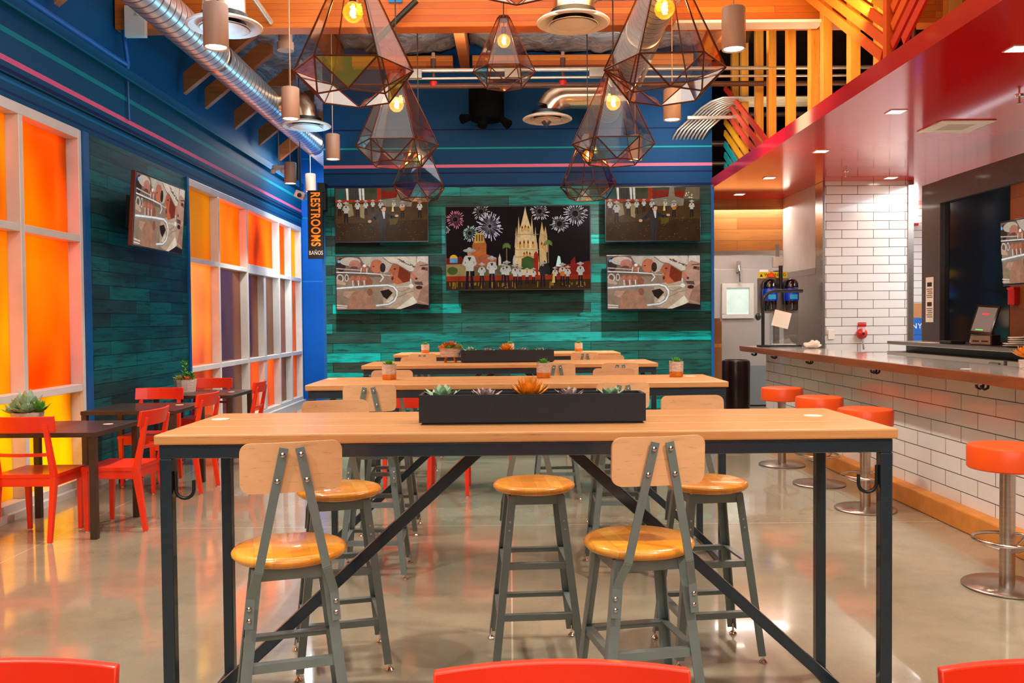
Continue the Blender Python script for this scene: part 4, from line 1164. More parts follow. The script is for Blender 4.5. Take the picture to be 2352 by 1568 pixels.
# dark speaker cluster on the end wall
r = empty('spotlight_cluster', (-0.27, 11.15, 3.98), 0, 'black drum fixture with three small spot heads on the blue end wall', 'light fixture')
MB().lathe([(0, 0), (0.20, 0.0), (0.225, 0.03), (0.225, 0.38), (0.21, 0.40), (0, 0.40)], 28).build('drum', M['blackdull'], r, smooth=40)
MB().box(-0.1, 0.1, 0.2, 0.37, 0.1, 0.35).build('wall_mount', M['blackdull'], r)
for p, q in (((-0.20, -0.1, 0.02), (-0.30, -0.18, -0.02)), ((-0.03, -0.18, -0.01), (-0.05, -0.22, -0.12)), ((0.20, -0.1, -0.01), (0.28, -0.16, -0.09))):
    h = MB(); h.cyl(p, q, 0.04, 14, 0.062); h.cyl((p[0]*0.85, p[1]*0.85, 0.05), p, 0.02, 8)
    h.build('spot_head', M['blackdull'], r, smooth=40)
# white conduits bending off the end wall
for k in range(9):
    x = 2.17+0.049*k; yo = 10.95+0.058*k; ym = 11.36*0.55+yo*0.45
    p = MB(); pts = [(x, 11.525, 3.80), (x+0.005, 11.45, 3.83), (x+0.05, 11.42, 3.90), (x+0.22, 11.36, 4.05), (x+0.30, ym, 4.12), (x+0.40, ym*0.4+yo*0.6, 4.17), (x+0.52, yo, 4.195), (x+0.70, yo, 4.20), (3.9, yo, 4.20)]
    p.tube(pts, 0.014, 8)
    pos = ['first', 'second', 'third', 'fourth', 'fifth', 'sixth', 'seventh', 'eighth', 'ninth'][k]
    thing(p, 'bent_conduit', M['conduit'], f'white conduit bending off the blue wall, {pos} from the left', 'conduit', 'white conduits bending off the end wall', smooth=60)
thing(MB().box(2.30, 3.10, 11.20, 11.24, 3.99, 4.03), 'support_channel', M['conduit'], 'pale metal channel carrying the bent white conduits', 'channel', bevel=0.003)
# pipes inside the stud space
for y, z, rad, m, lab in ((13.4, 4.55, 0.04, 'conduit', 'upper pale pipe behind the yellow studs'), (13.6, 4.15, 0.05, 'conduit', 'middle pale duct behind the yellow studs'), (12.9, 3.72, 0.03, 'conduit', 'lowest pale pipe behind the yellow studs')):
    thing(MB().cyl((2.8, y, z), (7.41, y, z), rad, 12), 'plenum_pipe', M[m], lab, 'pipe', 'pipes behind the studs', smooth=50)
r = empty('sprinkler_valve', (3.85, 8.3, 3.95), 0, 'brown pipe with a red clamp between the yellow studs', 'sprinkler')
MB().cyl((0, 0, -0.66), (0, 0, 0.55), 0.02, 10).build('riser', M['pipe'], r, smooth=50)
MB().cyl((0, 0, -0.02), (0, 0, 0.05), 0.04, 10).build('clamp', M['redplastic'], r, smooth=50)
MB().cyl((0, 0, 0.28), (0, 0, 0.40), 0.032, 10).build('valve', M['brushed'], r, smooth=50)
# small wall things on the left
r = empty('emergency_light', (-3.3, 12.6, 3.62), 0, 'small pale twin emergency light hanging over the windows', 'light')
MB().box(-0.09, 0.09, -0.04, 0.04, 0, 0.07).build('body', M['offwhite'], r, bevel=0.01)
for s in (-1, 1): MB().ball((s*0.07, -0.04, -0.015), 0.04, 12, 8).build('head', M['offwhite'], r, smooth=60)
MB().cyl((0, 0, 0.07), (0, 0, 1.51), 0.008, 6).build('rod', M['cordlight'], r)
r = empty('camera_head', (-2.92, 12.2, 3.16), 0, 'small white camera below the small taupe can light', 'camera')
MB().box(-0.07, 0.07, -0.06, 0.06, 0, 0.1, Matrix.Rotation(0.4, 4, 'Y')).build('body', M['white'], r, bevel=0.01)
MB().cyl((0.02, -0.06, 0.04), (0.03, -0.11, 0.03), 0.03, 12).build('lens', M['black'], r, smooth=50)
MB().cyl((0.02, 0, 0.1), (0.02, 0, 1.9), 0.006, 6).build('rod', M['cord'], r)
p = MB(); p.tube([(-3.70, 8.55, 3.92), (-3.69, 8.55, 3.97), (-3.74, 8.55, 4.36)], 0.022, 8); p.tube([(-3.70, 8.55, 3.98), (-3.69, 8.55, 3.42)], 0.012, 8)
thing(p, 'wall_conduit', M['bluetrim'], 'blue painted pipe standing on the wall ledge at upper left', 'pipe', smooth=50)
p = MB(); p.tube([(-3.68, 3.4, 3.93), (-3.68, 8.2, 3.93), (-3.70, 8.5, 3.95)], 0.03, 8)
thing(p, 'ledge_pipe', M['bluetrim'], 'blue painted pipe lying along the wall ledge at upper left', 'pipe', smooth=50)
thing(MB().box(-3.74, -3.70, 8.38, 8.44, 3.90, 3.98), 'wood_block', M['stud'], 'small bare wood block on the wall ledge', 'block')

# ---- recessed lights, vent and sprinklers in the red soffit
def soffit_at(px, py):
    d = _ray @ Vector(((px-1176)/FPX, (784-py)/FPX, -1.0)); t = (3.15-CAMH)/d.z
    return Vector((0, 0, CAMH)) + d*t
for px, py, lab in ((2340, 111, 'square recessed light nearest the viewer at the right picture edge'), (2058, 256, 'square recessed light beside the white ceiling vent'), (1886, 347, 'square recessed light in the red soffit, third along its edge'),
        (1767, 408, 'square recessed light in the red soffit, fourth along its edge'), (1698, 446, 'farthest square recessed light in the red soffit'), (2046, 408, 'square recessed light just before the tiled pillar')):
    q = soffit_at(px, py)
    r = empty('recessed_light', (q.x, q.y, 3.15), 0, lab, 'ceiling light', 'square recessed lights')
    f = MB()
    for a in ((-.07, .07, -.07, -.06), (-.07, .07, .06, .07), (-.07, -.06, -.06, .06), (.06, .07, -.06, .06)): f.box(*a, -0.006, -0.0005)
    f.build('trim_ring', M['white'], r)
    MB().box(-.06, .06, -.06, .06, -0.003, -0.0006).build('lens', M['sqlens'], r)
    lamp('SPOT', (q.x, q.y, 3.14), 40 if q.y < 9 else 13, WARM, (0, 0, 0), 0.05, angle=110, blend=0.5)
for y in (4.2, 2.4): lamp('SPOT', (3.42, y, 3.14), 36, WARM, (0, 0, 0), 0.05, angle=110, blend=0.5)
q = soffit_at(2195, 289)
r = empty('ceiling_vent', (q.x, q.y, 3.15), 0, 'white square vent grille in the red soffit', 'vent')
f = MB()
for a in ((-.24, .24, -.24, -.12), (-.24, .24, .12, .24), (-.24, -.12, -.12, .12), (.12, .24, -.12, .12)): f.box(*a, -0.012, -0.001)
f.build('frame', M['white'], r, bevel=0.005)
for k in range(9): 
    y = -0.105+0.026*k
    MB().bar((-0.12, y, -0.008), (0.12, y, -0.008), 0.014, 0.003, up=(0, 0.6, 1)).build('louvre', M['offwhite'], r)
MB().box(-.12, .12, -.12, .12, -0.003, -0.0008).build('duct_opening', M['black'], r)
for px, py, lab in ((1942, 394, 'small sprinkler head over the tiled pillar'), (2341, 219, 'small sprinkler head at the right picture edge')):
    q = soffit_at(px, py)
    r = empty('fire_sprinkler', (q.x, q.y, 3.15), 0, lab, 'sprinkler', 'sprinkler heads in the soffit')
    MB().lathe([(0, -0.012), (0.03, -0.01), (0.034, 0)], 16, cap=False).build('rosette', M['chrome'], r, smooth=50)
    p = MB(); p.cyl((0, 0, -0.06), (0, 0, 0), 0.008, 8); p.lathe([(0, -0.064), (0.022, -0.062), (0.022, -0.058), (0, -0.058)], 12); p.build('head', M['chrome'], r, smooth=50)

# ================================================================== SCREENS
class Pic:
    """flat coloured shapes of a screen picture, drawn in photograph-like units"""
    def __init__(s, x0, x1, y0, y1, W, H):
        s.b = (x0, x1, y0, y1); s.W = W; s.H = H; s.v = []; s.f = []; s.c = []; s.n = 0
    def poly(s, pts, c, z=None):
        x0, x1, y0, y1 = s.b
        if z is None: s.n += 1; z = s.n
        # clip to the screen
        P = list(pts)
        for axis, lim, sg in ((0, x0, 1), (0, x1, -1), (1, y0, 1), (1, y1, -1)):
            Q = []
            for i in range(len(P)):
                a, b = P[i-1], P[i]
                ina, inb = (a[axis]-lim)*sg >= 0, (b[axis]-lim)*sg >= 0
                if ina != inb:
                    t = (lim-a[axis])/(b[axis]-a[axis]); Q.append((a[0]+(b[0]-a[0])*t, a[1]+(b[1]-a[1])*t))
                if inb: Q.append(b)
            P = Q
            if len(P) < 3: return
        k = len(s.v)
        for x, y in P: s.v.append((((x-x0)/(x1-x0)-0.5)*s.W, -z*0.00006, (0.5-(y-y0)/(y1-y0))*s.H))
        s.f.append(list(range(k, k+len(P)))); s.c.append(lin(c))
    def ell(s, x, y, rx, ry, c, rot=0, n=18):
        cr, sr = math.cos(rot), math.sin(rot)
        s.poly([(x+rx*math.cos(a)*cr-ry*math.sin(a)*sr, y+rx*math.cos(a)*sr+ry*math.sin(a)*cr) for a in [2*PI*k/n for k in range(n)]], c)
    def line(s, pts, wd, c):
        for (xa, ya), (xb, yb) in zip(pts[:-1], pts[1:]):
            L = math.hypot(xb-xa, yb-ya) or 1; nx, ny = -(yb-ya)/L*wd/2, (xb-xa)/L*wd/2
            ex, ey = (xb-xa)/L*wd*0.2, (yb-ya)/L*wd*0.2
            s.poly([(xa+nx-ex, ya+ny-ey), (xb+nx+ex, yb+ny+ey), (xb-nx+ex, yb-ny+ey), (xa-nx-ex, ya-ny-ey)], c, s.n+1)
        s.n += 1
    def build(s, parent):
        me = bpy.data.meshes.new('screen'); me.from_pydata(s.v, [], s.f)
        ca = me.color_attributes.new('Col', 'FLOAT_COLOR', 'CORNER')
        for p, c in zip(me.polygons, s.c):
            for li in p.loop_indices: ca.data[li].color = c
        me.materials.append(M['pic'])
        o = bpy.data.objects.new('screen', me); C.objects.link(o); o.parent = parent
        return o
def pic_band(W, H):
    """close view of brass players in pale hats"""
    p = Pic(140, 1130, 780, 1345, W, H)
    p.poly([(140, 780), (1130, 780), (1130, 1345), (140, 1345)], (150, 124, 104))
    p.poly([(140, 780), (560, 780), (620, 1000), (140, 1000)], (120, 96, 80))
    p.ell(190, 868, 52, 74, (58, 44, 40)); p.ell(290, 830, 112, 46, (196, 178, 160)); p.ell(340, 866, 64, 52, (186, 122, 102)); p.ell(330, 902, 44, 20, (120, 70, 58))
    p.poly([(390, 780), (780, 780), (730, 930), (650, 962), (520, 905), (430, 845)], (190, 174, 158))
    p.ell(575, 884, 70, 74, (190, 108, 78)); p.ell(640, 900, 30, 52, (56, 40, 36)); p.ell(540, 884, 10, 6, (60, 36, 30)); p.poly([(512, 880), (500, 905), (520, 908)], (160, 84, 62))
    p.poly([(640, 1092), (790, 1058), (950, 1050), (1000, 1180), (800, 1345), (640, 1320)], (186, 160, 134))
    p.line([(720, 1110), (840, 1160), (980, 1100)], 6, (140, 116, 94)); p.line([(760, 1240), (900, 1170), (985, 1150)], 6, (146, 120, 98))
    p.poly([(740, 868), (800, 840), (940, 925), (930, 1045), (790, 1082), (726, 1046), (742, 1004), (716, 988), (734, 962), (700, 938)], (184, 98, 66))
    p.poly([(820, 880), (940, 925), (930, 1045), (860, 1064), (800, 1000)], (128, 50, 28))
    p.poly([(728, 1010), (752, 990), (756, 1022), (738, 1040)], (84, 48, 38)); p.ell(768, 914, 14, 7, (60, 34, 26)); p.poly([(716, 988), (734, 960), (746, 986)], (214, 140, 104))
    p.poly([(630, 780), (1000, 780), (1000, 930), (930, 942), (800, 862), (700, 832)], (208, 192, 172))
    p.line([(640, 790), (720, 850), (820, 880), (930, 950)], 9, (130, 106, 88))
    for k in range(36):
        a = rnd.random(); bb = rnd.random()
        x = 790+190*a+20*bb; y = 792+110*a*0.75+30*bb
        p.poly([(x, y), (x+16, y+4), (x+12, y+12), (x-2, y+8)], (96, 80, 70))
    p.poly([(1130, 780), (1012, 780), (1000, 862), (962, 948), (936, 992), (978, 1036), (984, 1078), (962, 1102), (972, 1150), (966, 1200), (1002, 1262), (1130, 1304)], (184, 142, 120))
    p.poly([(1012, 780), (1130, 780), (1130, 860), (1040, 830), (1006, 850)], (214, 196, 180))
    p.poly([(1062, 890), (1126, 900), (1126, 936), (1050, 925)], (120, 76, 64)); p.ell(1080, 910, 20, 10, (60, 36, 34)); p.line([(1040, 880), (1126, 872)], 10, (96, 62, 54))
    p.poly([(936, 992), (962, 950), (1000, 1004), (992, 1040), (964, 1020)], (198, 116, 92)); p.ell(1000, 1020, 14, 12, (96, 44, 36))
    p.poly([(975, 1050), (1060, 1052), (1075, 1090), (990, 1082)], (92, 72, 66)); p.ell(1030, 1115, 36, 20, (70, 34, 30)); p.poly([(1050, 1130), (1130, 1080), (1130, 1290), (1010, 1250)], (158, 116, 96))
    p.poly([(780, 1345), (962, 1206), (1010, 1275), (860, 1345)], (224, 208, 184)); p.poly([(830, 1345), (1000, 1288), (1130, 1306), (1130, 1345)], (34, 26, 26))
    p.line([(140, 905), (420, 925)], 10, (200, 184, 172)); p.line([(140, 944), (460, 958), (620, 970), (646, 1005), (612, 1048)], 12, (226, 218, 210)); p.line([(140, 956), (460, 970)], 5, (60, 46, 40))
    p.line([(640, 975), (720, 985)], 8, (206, 194, 184))
    p.ell(440, 905, 46, 36, (178, 112, 86)); p.ell(444, 876, 18, 16, (236, 232, 226)); p.line([(410, 900), (404, 945)], 8, (236, 228, 220)); p.line([(470, 905), (468, 960)], 8, (236, 228, 220))
    p.ell(180, 1010, 40, 46, (206, 196, 184)); p.ell(180, 1010, 26, 32, (112, 88, 74)); p.ell(250, 1005, 22, 40, (206, 196, 184)); p.ell(250, 1005, 12, 28, (112, 88, 74))
    p.poly([(285, 1000), (330, 985), (480, 985), (530, 1040), (520, 1090), (320, 1090)], (150, 90, 66))
    for x in (312, 372, 434): p.ell(x, 1018, 26, 34, (176, 108, 82), 0.5); p.line([(x+6, 1040), (x+10, 1090)], 20, (214, 206, 198)); p.line([(x+12, 1040), (x+15, 1090)], 5, (90, 76, 68))
    p.poly([(140, 1010), (240, 1060), (240, 1085), (140, 1070)], (196, 160, 140))
    p.line([(140, 1122), (500, 1098), (690, 1090), (752, 1108), (786, 1150), (786, 1200), (758, 1256), (700, 1296), (565, 1312)], 30, (146, 138, 132))
    p.line([(140, 1118), (500, 1094), (690, 1086), (756, 1106), (790, 1150), (790, 1200), (762, 1256), (700, 1292), (565, 1306)], 15, (238, 236, 232))
    p.line([(790, 1108), (920, 1100)], 14, (206, 196, 180)); p.ell(945, 1098, 26, 22, (226, 220, 210)); p.ell(940, 1040, 10, 22, (200, 190, 176))
    p.poly([(610, 1150), (700, 1130), (745, 1170), (680, 1240), (640, 1210)], (44, 30, 26)); p.poly([(660, 1270), (740, 1200), (752, 1230), (700, 1280)], (222, 206, 182))
    p.poly([(250, 1345), (270, 1226), (206, 1196), (226, 1150), (420, 1144), (530, 1204), (562, 1345)], (168, 120, 94)); p.poly([(206, 1196), (226, 1150), (330, 1150), (270, 1226)], (190, 146, 120))
    p.ell(500, 1160, 30, 40, (150, 92, 66)); p.line([(140, 1300), (250, 1310)], 14, (220, 206, 186)); p.line([(140, 1325), (250, 1330)], 8, (240, 230, 214))
    p.ell(168, 830, 14, 16, (112, 190, 236))
    return p
def mini(p, x, yt, yb, guitar=False, cape=None, dark=False):
    h = yb-yt; w_ = h*0.13
    shirt = (40, 36, 40) if dark else (188, 180, 168)
    p.line([(x-w_*0.35, yt+h*0.5), (x-w_*0.6, yb)], w_*0.55, (26, 22, 34)); p.line([(x+w_*0.35, yt+h*0.5), (x+w_*0.55, yb)], w_*0.55, (26, 22, 34))
    p.poly([(x-w_*0.8, yt+h*0.16), (x+w_*0.8, yt+h*0.16), (x+w_*0.75, yt+h*0.54), (x-w_*0.75, yt+h*0.54)], shirt)
    p.line([(x-w_*0.8, yt+h*0.2), (x-w_*1.2, yt+h*0.36), (x-w_*0.4, yt+h*0.42)], w_*0.45, shirt); p.line([(x+w_*0.8, yt+h*0.2), (x+w_*1.2, yt+h*0.36), (x+w_*0.4, yt+h*0.42)], w_*0.45, shirt)
    p.poly([(x-w_*0.4, yt+h*0.2), (x+w_*0.4, yt+h*0.2), (x, yt+h*0.3)], (30, 26, 30))
    p.ell(x, yt+h*0.10, w_*0.42, h*0.075, (176, 116, 84))
    p.ell(x, yt+h*0.035, w_*1.25, h*0.045, (160, 152, 142)); p.ell(x, yt+h*0.005, w_*0.45, h*0.05, (176, 168, 158))
    if guitar: p.ell(x+w_*0.1, yt+h*0.45, w_*1.0, h*0.12, (196, 110, 40), -0.3); p.line([(x+w_*0.8, yt+h*0.4), (x+w_*2.1, yt+h*0.2)], h*0.04, (110, 60, 30))
    if cape: p.poly([(x-w_*0.9, yt+h*0.3), (x-w_*0.3, yt+h*0.3), (x, yt+h*0.95), (x-w_*1.5, yt+h*0.95)], cape)
def pic_square(W, H):
    """a band in a street with a man in a dark suit"""
    p = Pic(970, 1975, 40, 612, W, H)
    p.poly([(970, 40), (1975, 40), (1975, 612), (970, 612)], (74, 50, 26))
    p.poly([(970, 420), (1975, 380), (1975, 612), (970, 612)], (58, 38, 20))
    p.poly([(970, 40), (1975, 40), (1975, 190), (970, 190)], (70, 66, 50))
    p.poly([(970, 165), (1470, 160), (1470, 190), (970, 192)], (160, 52, 30))
    p.poly([(1000, 50), (1070, 50), (1070, 150), (1000, 150)], (40, 78, 74)); p.poly([(1290, 45), (1410, 45), (1410, 90), (1290, 90)], (54, 64, 40)); p.poly([(1125, 50), (1215, 50), (1215, 160), (1125, 160)], (52, 50, 46))
    for x in range(1130, 1216, 17): p.line([(x, 52), (x, 158)], 3, (92, 88, 80))
    for x in (1098, 1238, 1272): p.poly([(x-14, 40), (x+12, 40), (x+16, 168), (x-4, 168)], (214, 206, 194))
    p.poly([(1425, 40), (1470, 40), (1470, 190), (1425, 190)], (160, 50, 26)); p.poly([(1470, 72), (1650, 72), (1650, 150), (1480, 150)], (128, 34, 20)); p.poly([(1700, 72), (1830, 72), (1830, 150), (1700, 150)], (128, 34, 20))
    p.poly([(1655, 40), (1700, 40), (1712, 140), (1810, 165), (1800, 240), (1480, 240), (1480, 165), (1640, 140)], (132, 116, 96))
    p.poly([(1830, 40), (1975, 40), (1975, 170), (1800, 165)], (112, 96, 74))
    for k in range(12): p.ell(1820+rnd.random()*80, 95+rnd.random()*60, 5, 5, (255, 236, 190))
    p.poly([(1090, 200), (1150, 210), (1170, 330), (1110, 350)], (140, 120, 86)); p.poly([(1235, 210), (1290, 215), (1285, 370), (1240, 350)], (150, 128, 88)); p.poly([(1560, 330), (1660, 320), (1640, 420), (1560, 440)], (92, 72, 24))
    for k in range(70):
        x = 980+rnd.random()*980; y = 330+rnd.random()*270
        p.poly([(x, y), (x+14, y-3), (x+16, y+2), (x+2, y+5)], (108, 78, 44), 30)
    p.n = 40
    for a in ((1015, 168, 335), (1210, 172, 345), (1300, 172, 325), (1378, 168, 302), (1465, 168, 330)): mini(p, *a)
    mini(p, 1608, 172, 300, cape=(214, 190, 120)); mini(p, 1085, 192, 408); mini(p, 1700, 186, 360, guitar=True); mini(p, 1890, 186, 358, guitar=False)
    p.line([(1450, 312), (1400, 362), (1348, 396)], 34, (38, 40, 48)); p.line([(1515, 325), (1580, 352), (1640, 346)], 32, (38, 36, 40))
    p.poly([(1438, 302), (1470, 288), (1520, 296), (1535, 340), (1526, 470), (1500, 604), (1464, 604), (1442, 470)], (52, 46, 46)); p.line([(1490, 470), (1486, 604)], 5, (30, 26, 28))
    p.poly([(1478, 296), (1512, 296), (1506, 370), (1496, 370)], (206, 202, 198)); p.ell(1494, 264, 27, 34, (214, 160, 130)); p.poly([(1466, 258), (1474, 230), (1512, 228), (1518, 246), (1486, 246), (1480, 274)], (60, 44, 36))
    p.ell(1342, 398, 20, 16, (220, 160, 130)); p.ell(1638, 340, 20, 12, (220, 160, 130))
    return p
def pic_church(W, H):
    """fireworks over a floodlit church at night with a row of musicians"""
    p = Pic(1026, 1355, 477, 661, W, H)
    p.poly([(1026, 477), (1355, 477), (1355, 661), (1026, 661)], (17, 11, 14))
    def burst(x, y, r_, c, n, z0=0.25):
        for k in range(n):
            a = 2*PI*k/n + rnd.uniform(-.08, .08); q = r_*rnd.uniform(0.7, 1.05)
            p.line([(x+math.cos(a)*r_*z0, y+math.sin(a)*r_*z0), (x+math.cos(a)*q*0.7, y+math.sin(a)*q*0.7)], 0.7, tuple(int(v*0.55) for v in c))
            p.line([(x+math.cos(a)*q*0.7, y+math.sin(a)*q*0.7), (x+math.cos(a)*q, y+math.sin(a)*q)], 1.5, c)
    burst(1047, 505, 21, (226, 130, 150), 26); burst(1106, 488, 20, (190, 176, 160), 24); burst(1080, 536, 19, (170, 190, 180), 30); burst(1126, 521, 32, (214, 200, 216), 46, .12); burst(1026, 528, 9, (200, 200, 200), 14)
    burst(1240, 489, 22, (224, 204, 206), 28); burst(1285, 517, 21, (190, 180, 182), 36, .3); burst(1321, 495, 28, (206, 198, 204), 46)
    # generic left tower and house
    p.poly([(1086, 562), (1092, 545), (1112, 545), (1118, 562), (1117, 600), (1080, 600)], (174, 92, 44)); p.poly([(1094, 536), (1110, 536), (1114, 558), (1090, 558)], (190, 150, 72))
    for x in (1096, 1102, 1108): p.poly([(x-1.4, 540), (x+1.4, 540), (x+1.4, 554), (x-1.4, 554)], (92, 52, 24))
    p.poly([(1084, 592), (1118, 583), (1141, 592), (1140, 620), (1084, 620)], (168, 86, 56))
    p.poly([(1026, 592), (1060, 588), (1080, 606), (1026, 612)], (108, 30, 22)); p.ell(1043, 592, 9, 8, (222, 160, 40)); p.poly([(1034, 592), (1052, 592), (1052, 602), (1034, 602)], (90, 150, 190))
    p.poly([(1026, 606), (1084, 604), (1084, 632), (1026, 632)], (150, 124, 76)); p.ell(1040, 620, 12, 9, (70, 84, 34))
    # church
    p.poly([(1180, 640), (1184, 560), (1190, 540), (1197, 520), (1203, 497), (1207, 478), (1211, 497), (1218, 520), (1226, 540), (1234, 560), (1240, 640)], (212, 178, 128))
    for x, y in ((1192, 522), (1222, 520), (1186, 545), (1230, 545)): p.poly([(x-4, y+24), (x, y-22), (x+4, y+24)], (200, 164, 116))
    p.poly([(1240, 640), (1238, 552), (1242, 528), (1245, 512), (1248, 528), (1253, 552), (1258, 640)], (204, 164, 112)); p.poly([(1249, 540), (1253, 522), (1257, 545), (1258, 580), (1250, 580)], (190, 146, 96))
    for x, y, h in ((1200, 522, 12), (1207, 520, 12), (1214, 522, 12), (1195, 556, 16), (1204, 554, 16), (1213, 554, 16), (1224, 556, 14), (1244, 558, 14), (1250, 560, 14), (1204, 580, 11), (1210, 578, 12), (1217, 580, 11)):
        p.poly([(x-2, y+h), (x-2, y+2), (x, y-2), (x+2, y+2), (x+2, y+h)], (120, 62, 26)); p.poly([(x-1, y+h), (x-1, y+h*0.4), (x+1, y+h*0.4), (x+1, y+h)], (236, 170, 60))
    for y in (540, 574, 590): p.line([(1183, y), (1237, y)], 1.4, (160, 122, 78))
    p.poly([(1197, 618), (1198, 594), (1212, 588), (1227, 594), (1227, 618)], (62, 84, 38)); p.poly([(1226, 645), (1226, 584), (1231, 577), (1236, 584), (1236, 645)], (158, 36, 22)); p.poly([(1240, 612), (1250, 598), (1262, 612), (1262, 630), (1240, 630)], (30, 36, 26))
    for x, y in ((1164, 566), (1259, 560)):
        p.line([(x, y), (x, y+44)], 2.4, (120, 92, 60))
        for k in range(11): a = PI*(0.9+1.2*k/10); p.line([(x, y), (x+9*math.cos(a), y+9*math.sin(a)+2)], 2.2, (98, 116, 50))
    for x, t in ((1148, 582), (1181, 585), (1108, 604), (1130, 606)): p.poly([(x-4, 636), (x-3, t+10), (x, t), (x+3, t+10), (x+4, 636)], (190, 176, 158))
    p.poly([(1090, 612), (1190, 606), (1190, 634), (1090, 634)], (96, 86, 60)); p.poly([(1282, 610), (1355, 600), (1355, 632), (1262, 632)], (120, 30, 16)); p.poly([(1310, 600), (1320, 590), (1323, 640), (1311, 640)], (130, 26, 16)); p.poly([(1276, 612), (1281, 588), (1286, 590), (1289, 612)], (206, 226, 214))
    p.poly([(1026, 632), (1355, 630), (1355, 642), (1026, 644)], (142, 44, 20)); p.poly([(1026, 643), (1355, 640), (1355, 661), (1026, 661)], (60, 38, 14))
    for k in range(46): x = 1030+rnd.random()*320; p.line([(x, 645+rnd.random()*3), (x+rnd.uniform(-1, 1), 652+rnd.random()*8)], 2.0, (150, 108, 44))
    mini(p, 1079, 572, 662); mini(p, 1107, 604, 654); mini(p, 1130, 590, 658); mini(p, 1164, 600, 656); mini(p, 1156, 606, 648); mini(p, 1183, 608, 655); mini(p, 1194, 612, 652); mini(p, 1210, 616, 650); mini(p, 1225, 616, 650)
    mini(p, 1246, 602, 657, dark=True); mini(p, 1274, 614, 650, cape=(196, 168, 90)); mini(p, 1291, 606, 655, guitar=True); mini(p, 1303, 612, 653); mini(p, 1332, 604, 655)
    return p
def tv(loc, W, H, yaw, tilt, painter, label, off, group='wall mounted screens'):
    """yaw 0 faces the viewer (-Y)"""
    r = empty('television', loc, yaw, label, 'television', group)
    r.rotation_euler = (tilt, 0, yaw)
    th = 0.045
    b = MB(); b.box(-W/2-0.012, W/2+0.012, 0.0, th, -H/2-0.018, H/2+0.012); b.build('casing', M['tvcase'], r, bevel=0.004)
    MB().box(-W/2, W/2, -0.001, 0.002, -H/2, H/2).build('panel', M['blackgloss'], r)
    p = painter(W, H); o = p.build(r); o.location = (0, -0.0012, 0)
    MB().box(-0.22, 0.22, th, off, -0.16, 0.16).build('wall_mount', M['black'], r, bevel=0.005)
    return r
M['tvcase'] = plain('tv_casing', (10, 14, 40), 0.25, 0.2, 0.1, 5, coat=0.4)
YT = YB-0.24
def wall_tv(px0, px1, py0, py1, painter, label):
    a = at(px0, py0, YT); b = at(px1, py1, YT)
    W, H = b.x-a.x-0.024, a.z-b.z-0.03
    tv(((a.x+b.x)/2, YT, (a.z+b.z)/2+0.003), W, H, 0, 0, painter, label, YB-0.02-YT)
wall_tv(768, 985, 431, 556, pic_square, 'wall screen upper left on the green boards, band in a street')
wall_tv(770, 987, 588, 712, pic_band, 'wall screen lower left on the green boards, trumpet players close up')
wall_tv(1022, 1358, 473, 665, pic_church, 'large middle wall screen, fireworks over a floodlit church')
wall_tv(1389, 1609, 429, 554, pic_square, 'wall screen upper right on the green boards, band in a street')
wall_tv(1393, 1610, 586, 711, pic_band, 'wall screen lower right on the green boards, trumpet players close up')
tv((-3.43, 8.62, 2.50), 1.18, 0.665, R(90), R(4), pic_band, 'screen on the side wall of green boards near the windows', 0.25)
tv((4.07, 6.74, 1.955), 0.9, 0.50, R(-90), R(3), pic_band, 'screen over the bar back at the right picture edge', 0.42)
# ---- restroom sign
def words(name, body, size, m, parent, loc, rot_, extrude=0.002, bold=0.0, sx=1.0):
    cu = bpy.data.curves.new(name, 'FONT'); cu.body = body; cu.size = size; cu.extrude = extrude; cu.offset = bold
    cu.align_x = 'CENTER'; cu.align_y = 'CENTER'; cu.space_character = 1.1
    tmp = bpy.data.objects.new(name+'_tmp', cu); C.objects.link(tmp)
    dg = bpy.context.evaluated_depsgraph_get()
    me = bpy.data.meshes.new_from_object(tmp.evaluated_get(dg))
    bpy.data.objects.remove(tmp); me.name = name
    me.materials.clear(); me.materials.append(m)
    o = bpy.data.objects.new(name, me); C.objects.link(o); o.parent = parent
    o.location = loc; o.rotation_euler = rot_; o.scale = (sx, 1, 1)
    return o
ys = 11.30
a = at(705.5, 437, ys); b = at(742.5, 594, ys)
sg = empty('restroom_sign', ((a.x+b.x)/2, ys, (a.z+b.z)/2), 0, 'black hanging sign with vertical orange letters at the end wall corner', 'sign')
Wd, Hh = b.x-a.x, a.z-b.z
MB().box(-Wd/2, Wd/2, 0, 0.05, -Hh/2, Hh/2).build('board', M['black'], sg, bevel=0.003)
bk = MB(); bk.box(Wd/2-0.07, Wd/2+0.03, 0.02, 0.06, Hh/2-0.02, Hh/2+0.10); bk.box(Wd/2-0.02, Wd/2+0.03, 0.05, 0.22, Hh/2-0.25, Hh/2+0.10)
bk.build('bracket', M['black'], sg)
words('lettering', 'RESTROOMS', 0.165, M['signorange'], sg, (0.0, -0.002, 0.07), (R(90), R(90), 0), bold=0.004, sx=0.70)
words('lettering', 'BAÑOS', 0.075, M['white'], sg, (0.005, -0.002, -Hh/2+0.075), (R(90), 0, 0), bold=0.0, sx=0.70)

# ================================================================== BAR THINGS
CT = 1.095
